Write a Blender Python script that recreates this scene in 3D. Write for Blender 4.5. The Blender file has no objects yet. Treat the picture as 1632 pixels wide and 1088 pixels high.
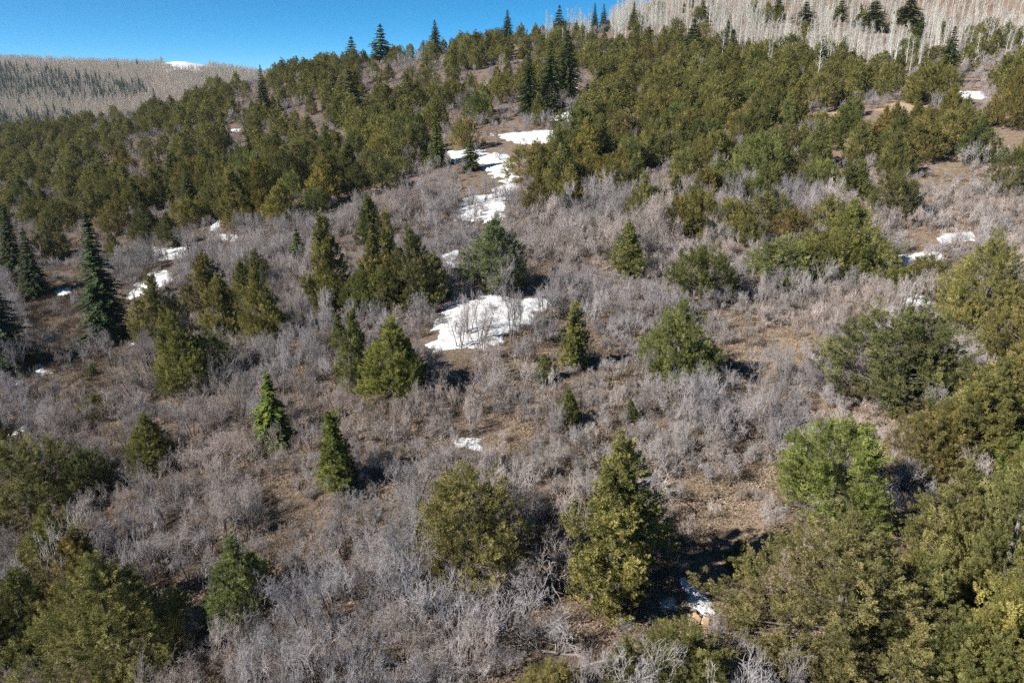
import bpy, math, random
import numpy as np

R = math.radians
SC = bpy.context.scene
COL = SC.collection
random.seed(7)
RNG = np.random.default_rng(11)

# ------------------------------------------------------------------ camera
PITCH = R(20.0)
FPX = 1165.0                     # focal length in photo pixels (photo 1632 wide)
cam_data = bpy.data.cameras.new("camera")
cam_data.sensor_fit = 'HORIZONTAL'
cam_data.angle = 2 * math.atan(816 / FPX)
cam_data.clip_start = 0.5
cam_data.clip_end = 6000
cam = bpy.data.objects.new("camera", cam_data)
cam.location = (0, 0, 0)
cam.rotation_euler = (R(90) - PITCH, 0, 0)
COL.objects.link(cam)
SC.camera = cam

# ------------------------------------------------------------------ sky, sun, exposure
SUN_ELEV = R(37)
SUN_AZ = math.atan2(-0.91, -0.41)          # compass angle from +Y towards +X of the sun (left, behind)
world = bpy.data.worlds.new("World")
SC.world = world
world.use_nodes = True
nt = world.node_tree
bg = nt.nodes["Background"]
sky = nt.nodes.new("ShaderNodeTexSky")
sky.sky_type = 'NISHITA'
sky.sun_disc = False
sky.sun_elevation = SUN_ELEV
sky.sun_rotation = SUN_AZ
sky.altitude = 9000
sky.air_density = 1.0
sky.dust_density = 0.0
sky.ozone_density = 4.0
grade = nt.nodes.new("ShaderNodeHueSaturation")
grade.inputs["Hue"].default_value = 0.482
grade.inputs["Saturation"].default_value = 1.26
nt.links.new(sky.outputs[0], grade.inputs["Color"])
nt.links.new(grade.outputs[0], bg.inputs[0])
bg.inputs[1].default_value = 0.083

sun_data = bpy.data.lights.new("sun", 'SUN')
sun_data.energy = 5.0
sun_data.angle = R(0.53)
sun_data.color = (1.0, 0.945, 0.86)
sun = bpy.data.objects.new("sun", sun_data)
sd = np.array([math.sin(SUN_AZ) * math.cos(SUN_ELEV), math.cos(SUN_AZ) * math.cos(SUN_ELEV), math.sin(SUN_ELEV)])
from mathutils import Vector, Euler, Matrix
sun.rotation_euler = Vector(-sd).to_track_quat('-Z', 'Y').to_euler()
sun.location = (-60, -40, 60)
COL.objects.link(sun)

SC.view_settings.view_transform = 'Standard'
SC.view_settings.look = 'None'
SC.view_settings.gamma = 1.0
SC.view_settings.exposure = 0.86
SC.render.engine = 'CYCLES'
SC.cycles.max_bounces = 5
SC.cycles.diffuse_bounces = 3
SC.cycles.transmission_bounces = 2
SC.cycles.use_denoising = False

# ------------------------------------------------------------------ terrain function
CP, SP = math.cos(PITCH), math.sin(PITCH)

def ray(u, v):
    dx = (u - 816) / FPX; dy = (544 - v) / FPX
    return np.array([dx, CP + dy * SP, -SP + dy * CP])

def pt(u, v, Y):
    d = ray(u, v)
    return d * (Y / d[1])

def project(x, y, z):
    d = y * CP - z * SP
    uy = y * SP + z * CP
    d = np.where(np.abs(d) < 1e-3, 1e-3, d)
    return 816 + FPX * x / d, 544 - FPX * uy / d, d

CTRL_PX = [  # photo pixel and metres ahead: the lie of the land, read off the sizes of the trees
    (816, 1088, 22), (816, 960, 28), (816, 700, 40.5), (816, 570, 51), (816, 470, 63), (816, 350, 86), (816, 250, 118),
    (816, 200, 143), (816, 135, 190), (816, 75, 240),
    (100, 1088, 28), (100, 830, 39), (100, 660, 53), (175, 545, 69), (15, 585, 64), (100, 400, 100), (60, 310, 150), (100, 240, 225), (20, 215, 300),
    (420, 1000, 28), (420, 800, 37), (420, 600, 52), (420, 480, 70), (420, 380, 92), (420, 280, 130), (420, 200, 185),
    (200, 200, 285), (250, 186, 280), (420, 132, 268), (600, 104, 250),
    (1000, 48, 275), (1100, 70, 235),
    (1200, 870, 32), (1300, 1088, 23.5), (1632, 1088, 23), (1300, 600, 50), (1300, 430, 72), (1400, 178, 128), (1500, 385, 77), (1600, 660, 43),
    (1600, 320, 92), (1500, 110, 190), (1300, 110, 185), (1150, 230, 118), (1150, 330, 88), (1300, 35, 280), (1632, 40, 280), (1500, 20, 310), (1632, 180, 125),
]
CTRL = [tuple(pt(*c)) for c in CTRL_PX] + [
    (0, -60, -28), (-90, -50, -42), (90, -50, -24), (-60, 10, -34), (70, 20, -20), (0, 5, -24), (-170, 60, -50), (160, 90, -12),
    (-330, 260, -45), (-300, 420, -75), (-120, 400, -40), (0, 420, -12), (-60, 330, -14), (60, 420, 30), (170, 470, 78), (330, 470, 92),
    (260, 260, 36), (340, 330, 66), (0, 600, -60), (300, 620, 60), (-300, 620, -110), (400, 100, 10), (-400, 100, -90), (400, -60, -20), (-400, -60, -90),
]
CTRL = np.array(CTRL)
def _tps(r2): return 0.5 * r2 * np.log(r2 + 1e-9)
_n = len(CTRL)
_S = 100.0
_c = CTRL[:, :2] / _S
_K = _tps(((_c[:, None, :] - _c[None, :, :]) ** 2).sum(-1)) + np.eye(_n) * 0.0008
_P = np.hstack([np.ones((_n, 1)), _c])
_A = np.zeros((_n + 3, _n + 3)); _A[:_n, :_n] = _K; _A[:_n, _n:] = _P; _A[_n:, :_n] = _P.T
_W = np.linalg.solve(_A, np.concatenate([CTRL[:, 2], np.zeros(3)]))

def vnoise(x, y, scale, seed=0):
    x = np.asarray(x, float) / scale + seed * 17.31; y = np.asarray(y, float) / scale + seed * 9.77
    xi = np.floor(x); yi = np.floor(y); fx = x - xi; fy = y - yi
    fx = fx * fx * (3 - 2 * fx); fy = fy * fy * (3 - 2 * fy)
    def h(a, b):
        s = np.sin(a * 127.1 + b * 311.7 + seed * 74.7) * 43758.5453
        return s - np.floor(s)
    return (h(xi, yi) * (1 - fx) + h(xi + 1, yi) * fx) * (1 - fy) + (h(xi, yi + 1) * (1 - fx) + h(xi + 1, yi + 1) * fx) * fy

def fbm(x, y, scale, seed=0, octv=4):
    t = 0; a = 0.5
    for k in range(octv):
        t = t + a * vnoise(x, y, scale / 2 ** k, seed + k); a *= 0.5
    return t

def hgt(x, y):
    x = np.asarray(x, float); y = np.asarray(y, float)
    sh = np.broadcast(x, y).shape
    X = np.broadcast_to(x, sh).ravel(); Y = np.broadcast_to(y, sh).ravel()
    out = np.empty(X.size)
    for i in range(0, X.size, 20000):
        a = X[i:i + 20000] / _S; b = Y[i:i + 20000] / _S
        r2 = (a[:, None] - _c[None, :, 0]) ** 2 + (b[:, None] - _c[None, :, 1]) ** 2
        out[i:i + 20000] = _tps(r2) @ _W[:_n] + _W[_n] + _W[_n + 1] * a + _W[_n + 2] * b
    out += (fbm(X, Y, 14, 3, 3) - 0.44) * 1.0 + (vnoise(X, Y, 2.2, 8) - 0.5) * 0.14
    return out.reshape(sh)

_ys = np.concatenate([np.arange(12, 60, 0.25), np.arange(60, 160, 0.6), np.arange(160, 520, 1.5)])
def ground(u, v):
    """the spot of ground that the photograph shows at a pixel"""
    d = ray(u, v)
    X = d[0] / d[1] * _ys; Z = d[2] / d[1] * _ys
    below = Z < hgt(X, _ys)
    if below.any(): i = int(np.argmax(below))
    else:
        far_ = np.where((_ys > 90) & (_ys < 330), Z - hgt(X, _ys), 1e9)      # just over the crest: the nearest ground
        y = float(_ys[int(np.argmin(far_))]); x = d[0] / d[1] * y
        return float(x), y, float(hgt(x, y))
    if i == 0: y = _ys[0]
    else:
        a, b = _ys[i - 1], _ys[i]
        for _ in range(12):
            m = 0.5 * (a + b)
            if d[2] / d[1] * m < hgt(d[0] / d[1] * m, m): b = m
            else: a = m
        y = 0.5 * (a + b)
    x = d[0] / d[1] * y
    return float(x), float(y), float(hgt(x, y))

def in_poly(u, v, poly):
    u = np.asarray(u, float); v = np.asarray(v, float)
    ins = np.zeros(np.broadcast(u, v).shape, bool)
    n = len(poly)
    for i in range(n):
        x1, y1 = poly[i]; x2, y2 = poly[(i + 1) % n]
        if y1 == y2: continue
        c = ((y1 > v) != (y2 > v)) & (u < (x2 - x1) * (v - y1) / (y2 - y1) + x1)
        ins ^= c
    return ins

# ------------------------------------------------------------------ materials
def mat(name):
    m = bpy.data.materials.new(name); m.use_nodes = True
    t = m.node_tree
    for n in list(t.nodes): t.nodes.remove(n)
    out = t.nodes.new("ShaderNodeOutputMaterial")
    return m, t, out

def ramp(t, stops, fac=None):
    r = t.nodes.new("ShaderNodeValToRGB")
    e = r.color_ramp.elements
    while len(e) < len(stops): e.new(0.5)
    for k, (p, c) in enumerate(stops):
        e[k].position = p; e[k].color = (*c, 1)
    if fac is not None: t.links.new(fac, r.inputs[0])
    return r

def noise(t, scale, detail=4, rough=0.55, vec=None, typ=None):
    n = t.nodes.new("ShaderNodeTexNoise")
    n.inputs["Scale"].default_value = scale; n.inputs["Detail"].default_value = detail; n.inputs["Roughness"].default_value = rough
    if vec is not None: t.links.new(vec, n.inputs["Vector"])
    return n

def mix(t, a, b, fac, mode='MIX'):
    m = t.nodes.new("ShaderNodeMix"); m.data_type = 'RGBA'; m.blend_type = mode
    for sock, val in ((m.inputs[0], fac), (m.inputs[6], a), (m.inputs[7], b)):
        if isinstance(val, (int, float)): sock.default_value = val
        elif isinstance(val, tuple): sock.default_value = (*val, 1)
        else: t.links.new(val, sock)
    return m.outputs[2]

def foliage_mat(name, lo, hi, tip, transl=0.18):
    m, t, out = mat(name)
    oi = t.nodes.new("ShaderNodeObjectInfo")
    at = t.nodes.new("ShaderNodeAttribute"); at.attribute_name = "tint"
    tc = t.nodes.new("ShaderNodeTexCoord")
    nz = noise(t, 1.3, 3, 0.6, tc.outputs["Object"])
    base = ramp(t, [(0.0, lo), (0.55, hi), (1.0, tip)], at.outputs["Fac"])
    brown = mix(t, base.outputs[0], (0.165, 0.12, 0.05), ramp(t, [(0.5, (0, 0, 0)), (0.72, (0.4, 0.4, 0.4))], nz.outputs[0]).outputs[0])
    tinted = mix(t, brown, oi.outputs["Color"], 1.0, 'MULTIPLY')
    hs = t.nodes.new("ShaderNodeHueSaturation")
    mp = t.nodes.new("ShaderNodeMapRange"); mp.inputs[3].default_value = 0.78; mp.inputs[4].default_value = 1.22
    t.links.new(oi.outputs["Random"], mp.inputs[0]); t.links.new(mp.outputs[0], hs.inputs["Value"])
    t.links.new(tinted, hs.inputs["Color"])
    d = t.nodes.new("ShaderNodeBsdfDiffuse"); tr = t.nodes.new("ShaderNodeBsdfTranslucent"); ms = t.nodes.new("ShaderNodeMixShader")
    t.links.new(hs.outputs[0], d.inputs[0]); t.links.new(hs.outputs[0], tr.inputs[0])
    ms.inputs[0].default_value = transl
    t.links.new(d.outputs[0], ms.inputs[1]); t.links.new(tr.outputs[0], ms.inputs[2])
    t.links.new(ms.outputs[0], out.inputs[0])
    return m

def bark_mat(name, a, b, scale=6.0, rough=0.9, rnd=0.2, drift=False):
    m, t, out = mat(name)
    tc = t.nodes.new("ShaderNodeTexCoord")
    oi = t.nodes.new("ShaderNodeObjectInfo")
    nz = noise(t, scale, 4, 0.6, tc.outputs["Object"])
    r = ramp(t, [(0.3, a), (0.7, b)], nz.outputs[0])
    hs = t.nodes.new("ShaderNodeHueSaturation")
    mp = t.nodes.new("ShaderNodeMapRange"); mp.inputs[3].default_value = 1 - rnd; mp.inputs[4].default_value = 1 + rnd
    t.links.new(oi.outputs["Random"], mp.inputs[0]); t.links.new(mp.outputs[0], hs.inputs["Value"])
    t.links.new(r.outputs[0], hs.inputs["Color"])
    tinted = mix(t, hs.outputs[0], oi.outputs["Color"], 1.0, 'MULTIPLY')
    if drift:
        ge = t.nodes.new("ShaderNodeNewGeometry")
        dn = noise(t, 0.085, 3, 0.55, ge.outputs["Position"])
        dr = ramp(t, [(0.36, (0.86, 0.88, 0.93)), (0.5, (0.98, 0.98, 0.98)), (0.64, (1.08, 1.0, 0.93))], dn.outputs[0])
        tinted = mix(t, tinted, dr.outputs[0], 1.0, 'MULTIPLY')
    d = t.nodes.new("ShaderNodeBsdfDiffuse"); d.inputs[1].default_value = rough
    t.links.new(tinted, d.inputs[0]); t.links.new(d.outputs[0], out.inputs[0])
    return m

M_JUN = foliage_mat("juniper_foliage", (0.085, 0.090, 0.036), (0.205, 0.196, 0.068), (0.42, 0.37, 0.135))
M_FIR = foliage_mat("fir_needles", (0.032, 0.048, 0.024), (0.068, 0.098, 0.044), (0.115, 0.145, 0.070), 0.1)
M_BARK = bark_mat("conifer_bark", (0.09, 0.075, 0.065), (0.24, 0.21, 0.19))
M_OAKSTEM = bark_mat("oak_bark", (0.10, 0.085, 0.08), (0.22, 0.195, 0.19), 5)
M_OAKTWIG = bark_mat("oak_twig", (0.28, 0.258, 0.248), (0.55, 0.51, 0.495), 1.6, 0.8, 0.28, True)
M_ASPEN = bark_mat("aspen_bark", (0.52, 0.50, 0.44), (0.76, 0.74, 0.67), 1.2)
M_ASPENTWIG = bark_mat("aspen_twig", (0.48, 0.45, 0.40), (0.68, 0.645, 0.59), 1.0)
M_DEAD = bark_mat("bleached_wood", (0.18, 0.16, 0.15), (0.42, 0.39, 0.37), 4)
M_GRASS = bark_mat("dry_grass", (0.22, 0.16, 0.105), (0.44, 0.34, 0.235), 1.5, 0.9, 0.35)
M_BRUSH = bark_mat("low_brush", (0.10, 0.075, 0.055), (0.22, 0.17, 0.13), 1.5, 0.9, 0.35)

def snow_mat():
    m, t, out = mat("snow")
    tc = t.nodes.new("ShaderNodeTexCoord")
    nz = noise(t, 1.7, 6, 0.62, tc.outputs["Object"])
    r = ramp(t, [(0.28, (0.40, 0.38, 0.36)), (0.38, (0.60, 0.60, 0.60)), (0.6, (0.76, 0.76, 0.77))], nz.outputs[0])
    p = t.nodes.new("ShaderNodeBsdfPrincipled")
    p.inputs["Roughness"].default_value = 0.6
    t.links.new(r.outputs[0], p.inputs["Base Color"])
    b = t.nodes.new("ShaderNodeBump"); b.inputs["Strength"].default_value = 1.0; b.inputs["Distance"].default_value = 0.4
    t.links.new(nz.outputs[0], b.inputs["Height"]); t.links.new(b.outputs[0], p.inputs["Normal"])
    t.links.new(p.outputs[0], out.inputs[0])
    return m
M_SNOW = snow_mat()

def ground_mat():
    m, t, out = mat("hillside_ground")
    tc = t.nodes.new("ShaderNodeTexCoord"); V = tc.outputs["Object"]
    a = noise(t, 0.11, 5, 0.6, V); b = noise(t, 0.9, 6, 0.65, V); c = noise(t, 5.0, 7, 0.78, V)
    litter = ramp(t, [(0.32, (0.075, 0.055, 0.042)), (0.5, (0.16, 0.122, 0.095)), (0.70, (0.29, 0.23, 0.18))], c.outputs[0])
    grass = ramp(t, [(0.32, (0.12, 0.088, 0.062)), (0.5, (0.235, 0.178, 0.13)), (0.7, (0.39, 0.31, 0.235))], c.outputs[0])
    col = mix(t, litter.outputs[0], grass.outputs[0], ramp(t, [(0.48, (0, 0, 0)), (0.68, (1, 1, 1))], b.outputs[0]).outputs[0])
    rose = ramp(t, [(0.32, (0.12, 0.08, 0.066)), (0.7, (0.29, 0.215, 0.18))], c.outputs[0])
    col = mix(t, col, rose.outputs[0], ramp(t, [(0.45, (0, 0, 0)), (0.65, (0.7, 0.7, 0.7))], a.outputs[0]).outputs[0])
    soil = t.nodes.new("ShaderNodeAttribute"); soil.attribute_name = "soil"
    sc = ramp(t, [(0.3, (0.19, 0.135, 0.092)), (0.55, (0.33, 0.245, 0.172)), (0.75, (0.48, 0.385, 0.29))], c.outputs[0])
    gr = t.nodes.new("ShaderNodeAttribute"); gr.attribute_name = "meadow"
    col = mix(t, col, grass.outputs[0], gr.outputs["Fac"])
    col = mix(t, col, sc.outputs[0], soil.outputs["Fac"])
    p = t.nodes.new("ShaderNodeBsdfDiffuse"); p.inputs[1].default_value = 0.9
    t.links.new(col, p.inputs[0])
    bm = t.nodes.new("ShaderNodeBump"); bm.inputs["Strength"].default_value = 0.9; bm.inputs["Distance"].default_value = 0.12
    t.links.new(c.outputs[0], bm.inputs["Height"]); t.links.new(bm.outputs[0], p.inputs["Normal"])
    t.links.new(p.outputs[0], out.inputs[0])
    return m
M_GROUND = ground_mat()

def rock_mat():
    m, t, out = mat("sandstone")
    tc = t.nodes.new("ShaderNodeTexCoord")
    nz = noise(t, 4, 6, 0.65, tc.outputs["Object"])
    r = ramp(t, [(0.3, (0.30, 0.21, 0.13)), (0.6, (0.50, 0.37, 0.25)), (0.8, (0.58, 0.48, 0.36))], nz.outputs[0])
    p = t.nodes.new("ShaderNodeBsdfDiffuse"); p.inputs[1].default_value = 0.8
    t.links.new(r.outputs[0], p.inputs[0])
    bm = t.nodes.new("ShaderNodeBump"); bm.inputs["Strength"].default_value = 0.6; bm.inputs["Distance"].default_value = 0.05
    t.links.new(nz.outputs[0], bm.inputs["Height"]); t.links.new(bm.outputs[0], p.inputs["Normal"])
    t.links.new(p.outputs[0], out.inputs[0])
    return m
M_ROCK = rock_mat()

# ------------------------------------------------------------------ mesh helpers
def mesh_np(name, V, F, material, attrs=None, smooth=False):
    """V (n,3), F (m,k) with one face size"""
    me = bpy.data.meshes.new(name)
    V = np.asarray(V, np.float32); F = np.asarray(F, np.int32)
    k = F.shape[1]
    me.vertices.add(len(V)); me.vertices.foreach_set("co", V.ravel())
    me.loops.add(F.size); me.loops.foreach_set("vertex_index", F.ravel())
    me.polygons.add(len(F))
    me.polygons.foreach_set("loop_start", np.arange(0, F.size, k, dtype=np.int32))
    if smooth: me.polygons.foreach_set("use_smooth", np.ones(len(F), bool))
    me.update(calc_edges=True)
    for an, arr in (attrs or {}).items():
        at = me.attributes.new(an, 'FLOAT', 'POINT'); at.data.foreach_set("value", np.asarray(arr, np.float32))
    me.materials.append(material)
    return me

def unit(a):
    return a / (np.linalg.norm(a, axis=-1, keepdims=True) + 1e-9)

def tubes(P0, P1, R0, R1, sides=3):
    P0 = np.asarray(P0, float); P1 = np.asarray(P1, float); R0 = np.asarray(R0, float); R1 = np.asarray(R1, float)
    n = len(P0)
    d = unit(P1 - P0)
    ref = np.where(np.abs(d[:, 2:3]) > 0.9, np.array([[1.0, 0, 0]]), np.array([[0, 0, 1.0]]))
    a = unit(np.cross(d, ref)); b = np.cross(d, a)
    V = np.empty((n, 2, sides, 3))
    for s in range(sides):
        th = 2 * math.pi * s / sides
        o = a * math.cos(th) + b * math.sin(th)
        V[:, 0, s] = P0 + o * R0[:, None]; V[:, 1, s] = P1 + o * R1[:, None]
    idx = np.arange(n)[:, None] * (2 * sides)
    F = []
    for s in range(sides):
        s2 = (s + 1) % sides
        F.append(np.concatenate([idx + s, idx + s2, idx + sides + s2, idx + sides + s], 1))
    return V.reshape(-1, 3), np.concatenate(F, 0)

def leaves(C, D, N, L, Wd):
    """one pointed triangle per row: centre base C, axis D, face normal N, length, width"""
    D = unit(D); Sd = unit(np.cross(D, N))
    V = np.empty((len(C), 3, 3))
    V[:, 0] = C - Sd * Wd[:, None] * 0.5; V[:, 1] = C + Sd * Wd[:, None] * 0.5; V[:, 2] = C + D * L[:, None]
    return V.reshape(-1, 3), np.arange(len(C) * 3).reshape(-1, 3)

# ------------------------------------------------------------------ plants: one builder for each kind
def juniper_crown(rng, H, W, kind, ncl=None, leaf=1.0, npl=15, nlf=34):
    """many clusters of upright plumes on an uneven cone or dome; each plume a tuft of small pointed leaves"""
    ncl = ncl or int(60 + 15 * H * W / 4)
    Cs, Rs = [], []
    ph = rng.uniform(0, 6.28, 4)
    z0 = 0.06 * H
    for i in range(ncl):
        t = 1 - (1 - rng.uniform(0, 1)) ** 0.62 if kind != 'round' else rng.uniform(0, 1) ** 0.9
        t = min(t, 0.97)
        th = rng.uniform(0, 2 * math.pi)
        if kind == 'spire': prof = (1 - t) ** 0.75 * (0.55 + 0.45 * min(1, t / 0.12)) + 0.04
        elif kind == 'cone': prof = (1 - t ** 1.5) ** 0.9 * (0.6 + 0.4 * min(1, t / 0.2)) + 0.05
        else: prof = math.sqrt(max(0, 1 - (abs(t - 0.36) / 0.66) ** 2.1)) + 0.04
        lob = 1 + 0.20 * math.sin(2 * th + ph[0]) + 0.16 * math.sin(3 * th + ph[1] + 3 * t) + 0.12 * math.sin(5 * th + ph[2] + 6 * t)
        r = 0.5 * W * prof * lob * (rng.uniform(0.70, 1.07) if rng.random() < 0.85 else rng.uniform(0.15, 0.6))
        cr = (0.03 + 0.04 * rng.random()) * W * (0.6 + 0.4 * prof) + 0.11
        r = max(0, r - 0.55 * cr)
        Cs.append((r * math.cos(th), r * math.sin(th), z0 + t * (H - z0) * 0.93 + rng.normal(0, 0.03) * H)); Rs.append(cr)
    # a spike of growth on the leader
    for k in range(3):
        Cs.append((rng.normal(0, .05), rng.normal(0, .05), H * (0.86 + 0.045 * k))); Rs.append(0.055 * W + 0.10)
    Cs = np.array(Cs); Rs = np.array(Rs)
    Cs[:, 2] = np.maximum(Cs[:, 2], 0.25)
    AV, AT, n0 = [], [], 0
    nC = len(Cs)
    # plumes
    q = unit(rng.normal(size=(nC, npl, 3))); q[..., 2] = q[..., 2] * 0.9 + 0.25; q = unit(q)
    PC = Cs[:, None, :] + q * Rs[:, None, None] * rng.uniform(0.6, 1.0, (nC, npl, 1)) * np.array([1, 1, 2.6])
    ax = Cs * np.array([1, 1, 0]); outd = unit(ax + 1e-4)
    PD = unit(q * 0.55 + outd[:, None, :] * 0.45 + np.array([0, 0, 0.75]) + rng.normal(0, 0.2, (nC, npl, 3)))
    PN = unit(q * 1.0 + outd[:, None, :] * 0.45 + np.array([0, 0, 0.2]))
    PL = rng.uniform(0.16, 0.34, (nC, npl)) * (0.55 + 0.45 * min(1.4, W / 4))
    tint_c = rng.normal(0.5, 0.20, (nC, 1)) + rng.normal(0, 0.07, (nC, npl))
    PC = PC.reshape(-1, 3); PD = PD.reshape(-1, 3); PN = PN.reshape(-1, 3); PL = PL.ravel(); PT = tint_c.ravel()
    nP = len(PC)
    s = rng.uniform(-0.35, 1.0, (nP, nlf))
    wid = 0.34 * PL[:, None] * np.clip(1.05 - np.abs(s) * 0.85, 0.1, 1)
    ro = rng.normal(size=(nP, nlf, 3)); ro = unit(ro)
    C = PC[:, None] + PD[:, None] * (s * PL[:, None])[..., None] + ro * wid[..., None]
    D = unit(PD[:, None] * 0.75 + ro * 0.75 + rng.normal(0, 0.25, (nP, nlf, 3)))
    N = unit(PN[:, None] * 0.9 + ro * 0.55 + rng.normal(0, 0.35, (nP, nlf, 3)))
    L = rng.uniform(0.05, 0.105, (nP, nlf)) * leaf; Wd = rng.uniform(0.023, 0.040, (nP, nlf)) * leaf
    T = np.repeat((PT[:, None] + 0.10 * s + rng.normal(0, 0.06, (nP, nlf))).ravel(), 3)
    C = C.reshape(-1, 3)
    V, F = leaves(C, D.reshape(-1, 3), N.reshape(-1, 3), L.ravel(), Wd.ravel())
    V[:, 2] = np.maximum(V[:, 2], 0.05)
    return V, F, np.clip(T, 0, 1), Cs

def conifer_trunk(rng, H, r, targets=None, lean=0.0):
    P0, P1, R0, R1 = [], [], [], []
    n = 7
    p = np.array([0, 0, -0.6]); 
    for k in range(n):
        q = np.array([rng.normal(0, 0.03) * H * 0.3 * k / n, rng.normal(0, 0.03) * H * 0.3 * k / n, -0.6 + (H * 0.9 + 0.6) * (k + 1) / n])
        P0.append(p); P1.append(q); R0.append(r * (1 - k / n * 0.9)); R1.append(r * (1 - (k + 1) / n * 0.9)); p = q
    if targets is not None:
        for c in targets:
            zb = max(0.15, c[2] * 0.75 - 0.25)
            a = np.array([0, 0, zb]); m = a * 0.45 + c * 0.55 + rng.normal(0, 0.08, 3)
            rr = max(0.02, r * 0.28 * (1 - zb / H))
            P0 += [a, m]; P1 += [m, np.array(c)]; R0 += [rr, rr * 0.7]; R1 += [rr * 0.7, rr * 0.3]
    return tubes(P0, P1, R0, R1, 5)

def fir_crown(rng, H, W, dens=1.0, levels=None):
    levels = levels or int(H * 4.2)
    C, D, N, L, Wd, T = [], [], [], [], [], []
    for k in range(levels):
        t = (k + rng.uniform(-.3, .3)) / levels
        z = H * (0.05 + 0.95 * t)
        rad = 0.5 * W * ((1 - t) ** 0.85 * 0.96 + 0.035) * rng.uniform(0.78, 1.14)
        nb = max(5, int(12 * (1 - t) + 4))
        th0 = rng.uniform(0, 6.28)
        for b in range(nb):
            th = th0 + 2 * math.pi * b / nb + rng.normal(0, 0.12)
            if rng.random() < 0.10: continue
            rl = rad * rng.uniform(0.6, 1.18)
            rise = 0.30 * (t - 0.35) + rng.normal(0, 0.07)
            o = np.array([math.cos(th), math.sin(th), 0])
            side = np.array([-math.sin(th), math.cos(th), 0])
            ns = max(4, int(rl / 0.13 * dens))
            tb = rng.normal(0.45, 0.12)
            for s in range(ns):
                f = (s + 0.5) / ns
                droop = -0.32 * rl * f * f + rise * rl * f + 0.10 * rl * max(0, f - 0.75)
                base = o * rl * f + np.array([0, 0, z + droop])
                for sg in (-1, 1, 0, 1, -1):
                    C.append(base + rng.normal(0, 0.03, 3))
                    D.append(o * 0.7 + side * sg * 0.75 + np.array([0, 0, rng.normal(-0.05, 0.22)]))
                    N.append(np.array([0, 0, 1]) + o * 0.55 + rng.normal(0, 0.4, 3))
                    L.append(rng.uniform(0.20, 0.34) * (1.05 - 0.4 * f) * min(1.2, 0.5 + rl / 1.6)); Wd.append(rng.uniform(0.11, 0.17))
                    T.append(tb + 0.22 * f + rng.normal(0, 0.08))
    for k in range(30):
        C.append(np.array([0, 0, H * (0.9 + 0.1 * rng.random())])); D.append(rng.normal(0, .5, 3) + np.array([0, 0, 1])); N.append(rng.normal(size=3))
        L.append(0.28); Wd.append(0.08); T.append(0.6)
    V, F = leaves(np.array(C), np.array(D), np.array(N), np.array(L), np.array(Wd))
    return V, F, np.clip(np.repeat(T, 3), 0, 1)

def branching(rng, p, d, length, r, level, maxlevel, out, nkids, spread, upbias, crook, segs=(5, 4, 3, 2)):
    n = segs[min(level, len(segs) - 1)]
    step = length / n
    for k in range(n):
        d = d + rng.normal(0, crook, 3); d[2] += upbias
        d = d / (np.linalg.norm(d) + 1e-9)
        q = p + d * step
        r1 = r * (1 - 0.75 * (k + 1) / n) if level == maxlevel else r * (1 - 0.5 * (k + 1) / n)
        out.append((p, q, r * (1 - 0.5 * k / n) if level < maxlevel else r * (1 - 0.75 * k / n), max(r1, 0.003), level))
        p = q
        if level < maxlevel and (k >= n * 0.25 or level > 0):
            m = nkids[level] / n
            m = int(m) + (rng.random() < m - int(m))
            for _ in range(m):
                s = rng.normal(size=3); s -= d * s.dot(d); s /= np.linalg.norm(s) + 1e-9
                dd = d * (1 - spread) + s * spread + rng.normal(0, 0.1, 3)
                branching(rng, p, dd / np.linalg.norm(dd), length * rng.uniform(0.42, 0.68) * (1 - 0.35 * k / n), max(r1 * 0.72, 0.005), level + 1, maxlevel, out, nkids, spread, upbias, crook, segs)

def oak_shape(rng, H, W, stems, dense=1.0):
    out = []
    for s in range(stems):
        a = rng.uniform(0, 6.28); rr = rng.uniform(0, 0.16) * W
        d = np.array([math.cos(a) * 0.38, math.sin(a) * 0.38, 1.0]); d /= np.linalg.norm(d)
        branching(rng, np.array([rr * math.cos(a), rr * math.sin(a), -0.25]), d, H * rng.uniform(0.62, 0.9), 0.016 + 0.008 * H, 0, 3, out,
                  (9.5 * dense, 6.5 * dense, 4.4 * dense), 0.58, 0.07, 0.19)
    P0 = np.array([o[0] for o in out]); P1 = np.array([o[1] for o in out])
    r0 = np.array([o[2] for o in out]); r1 = np.array([o[3] for o in out]); lv = np.array([o[4] for o in out])
    zmax = np.percentile(P1[:, 2], 99.5); wmax = np.percentile(np.hypot(P1[:, 0], P1[:, 1]), 97) * 2
    for P in (P0, P1):
        P[:, 2] *= H / zmax; P[:, :2] *= W / wmax
    st = lv <= 0
    r0 = np.maximum(r0 * np.where(lv > 0, 0.8, 1), 0.0058); r1 = np.maximum(r1 * np.where(lv > 0, 0.8, 1), 0.0042)
    i0 = np.nonzero(st)[0]; stems_ = [tubes(P0[i0[k:k + 5]], P1[i0[k:k + 5]], r0[i0[k:k + 5]], r1[i0[k:k + 5]], 5) for k in range(0, len(i0), 5)]
    return tubes(P0[st], P1[st], r0[st], r1[st], 5), tubes(P0[~st], P1[~st], r0[~st], r1[~st], 3), stems_

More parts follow.
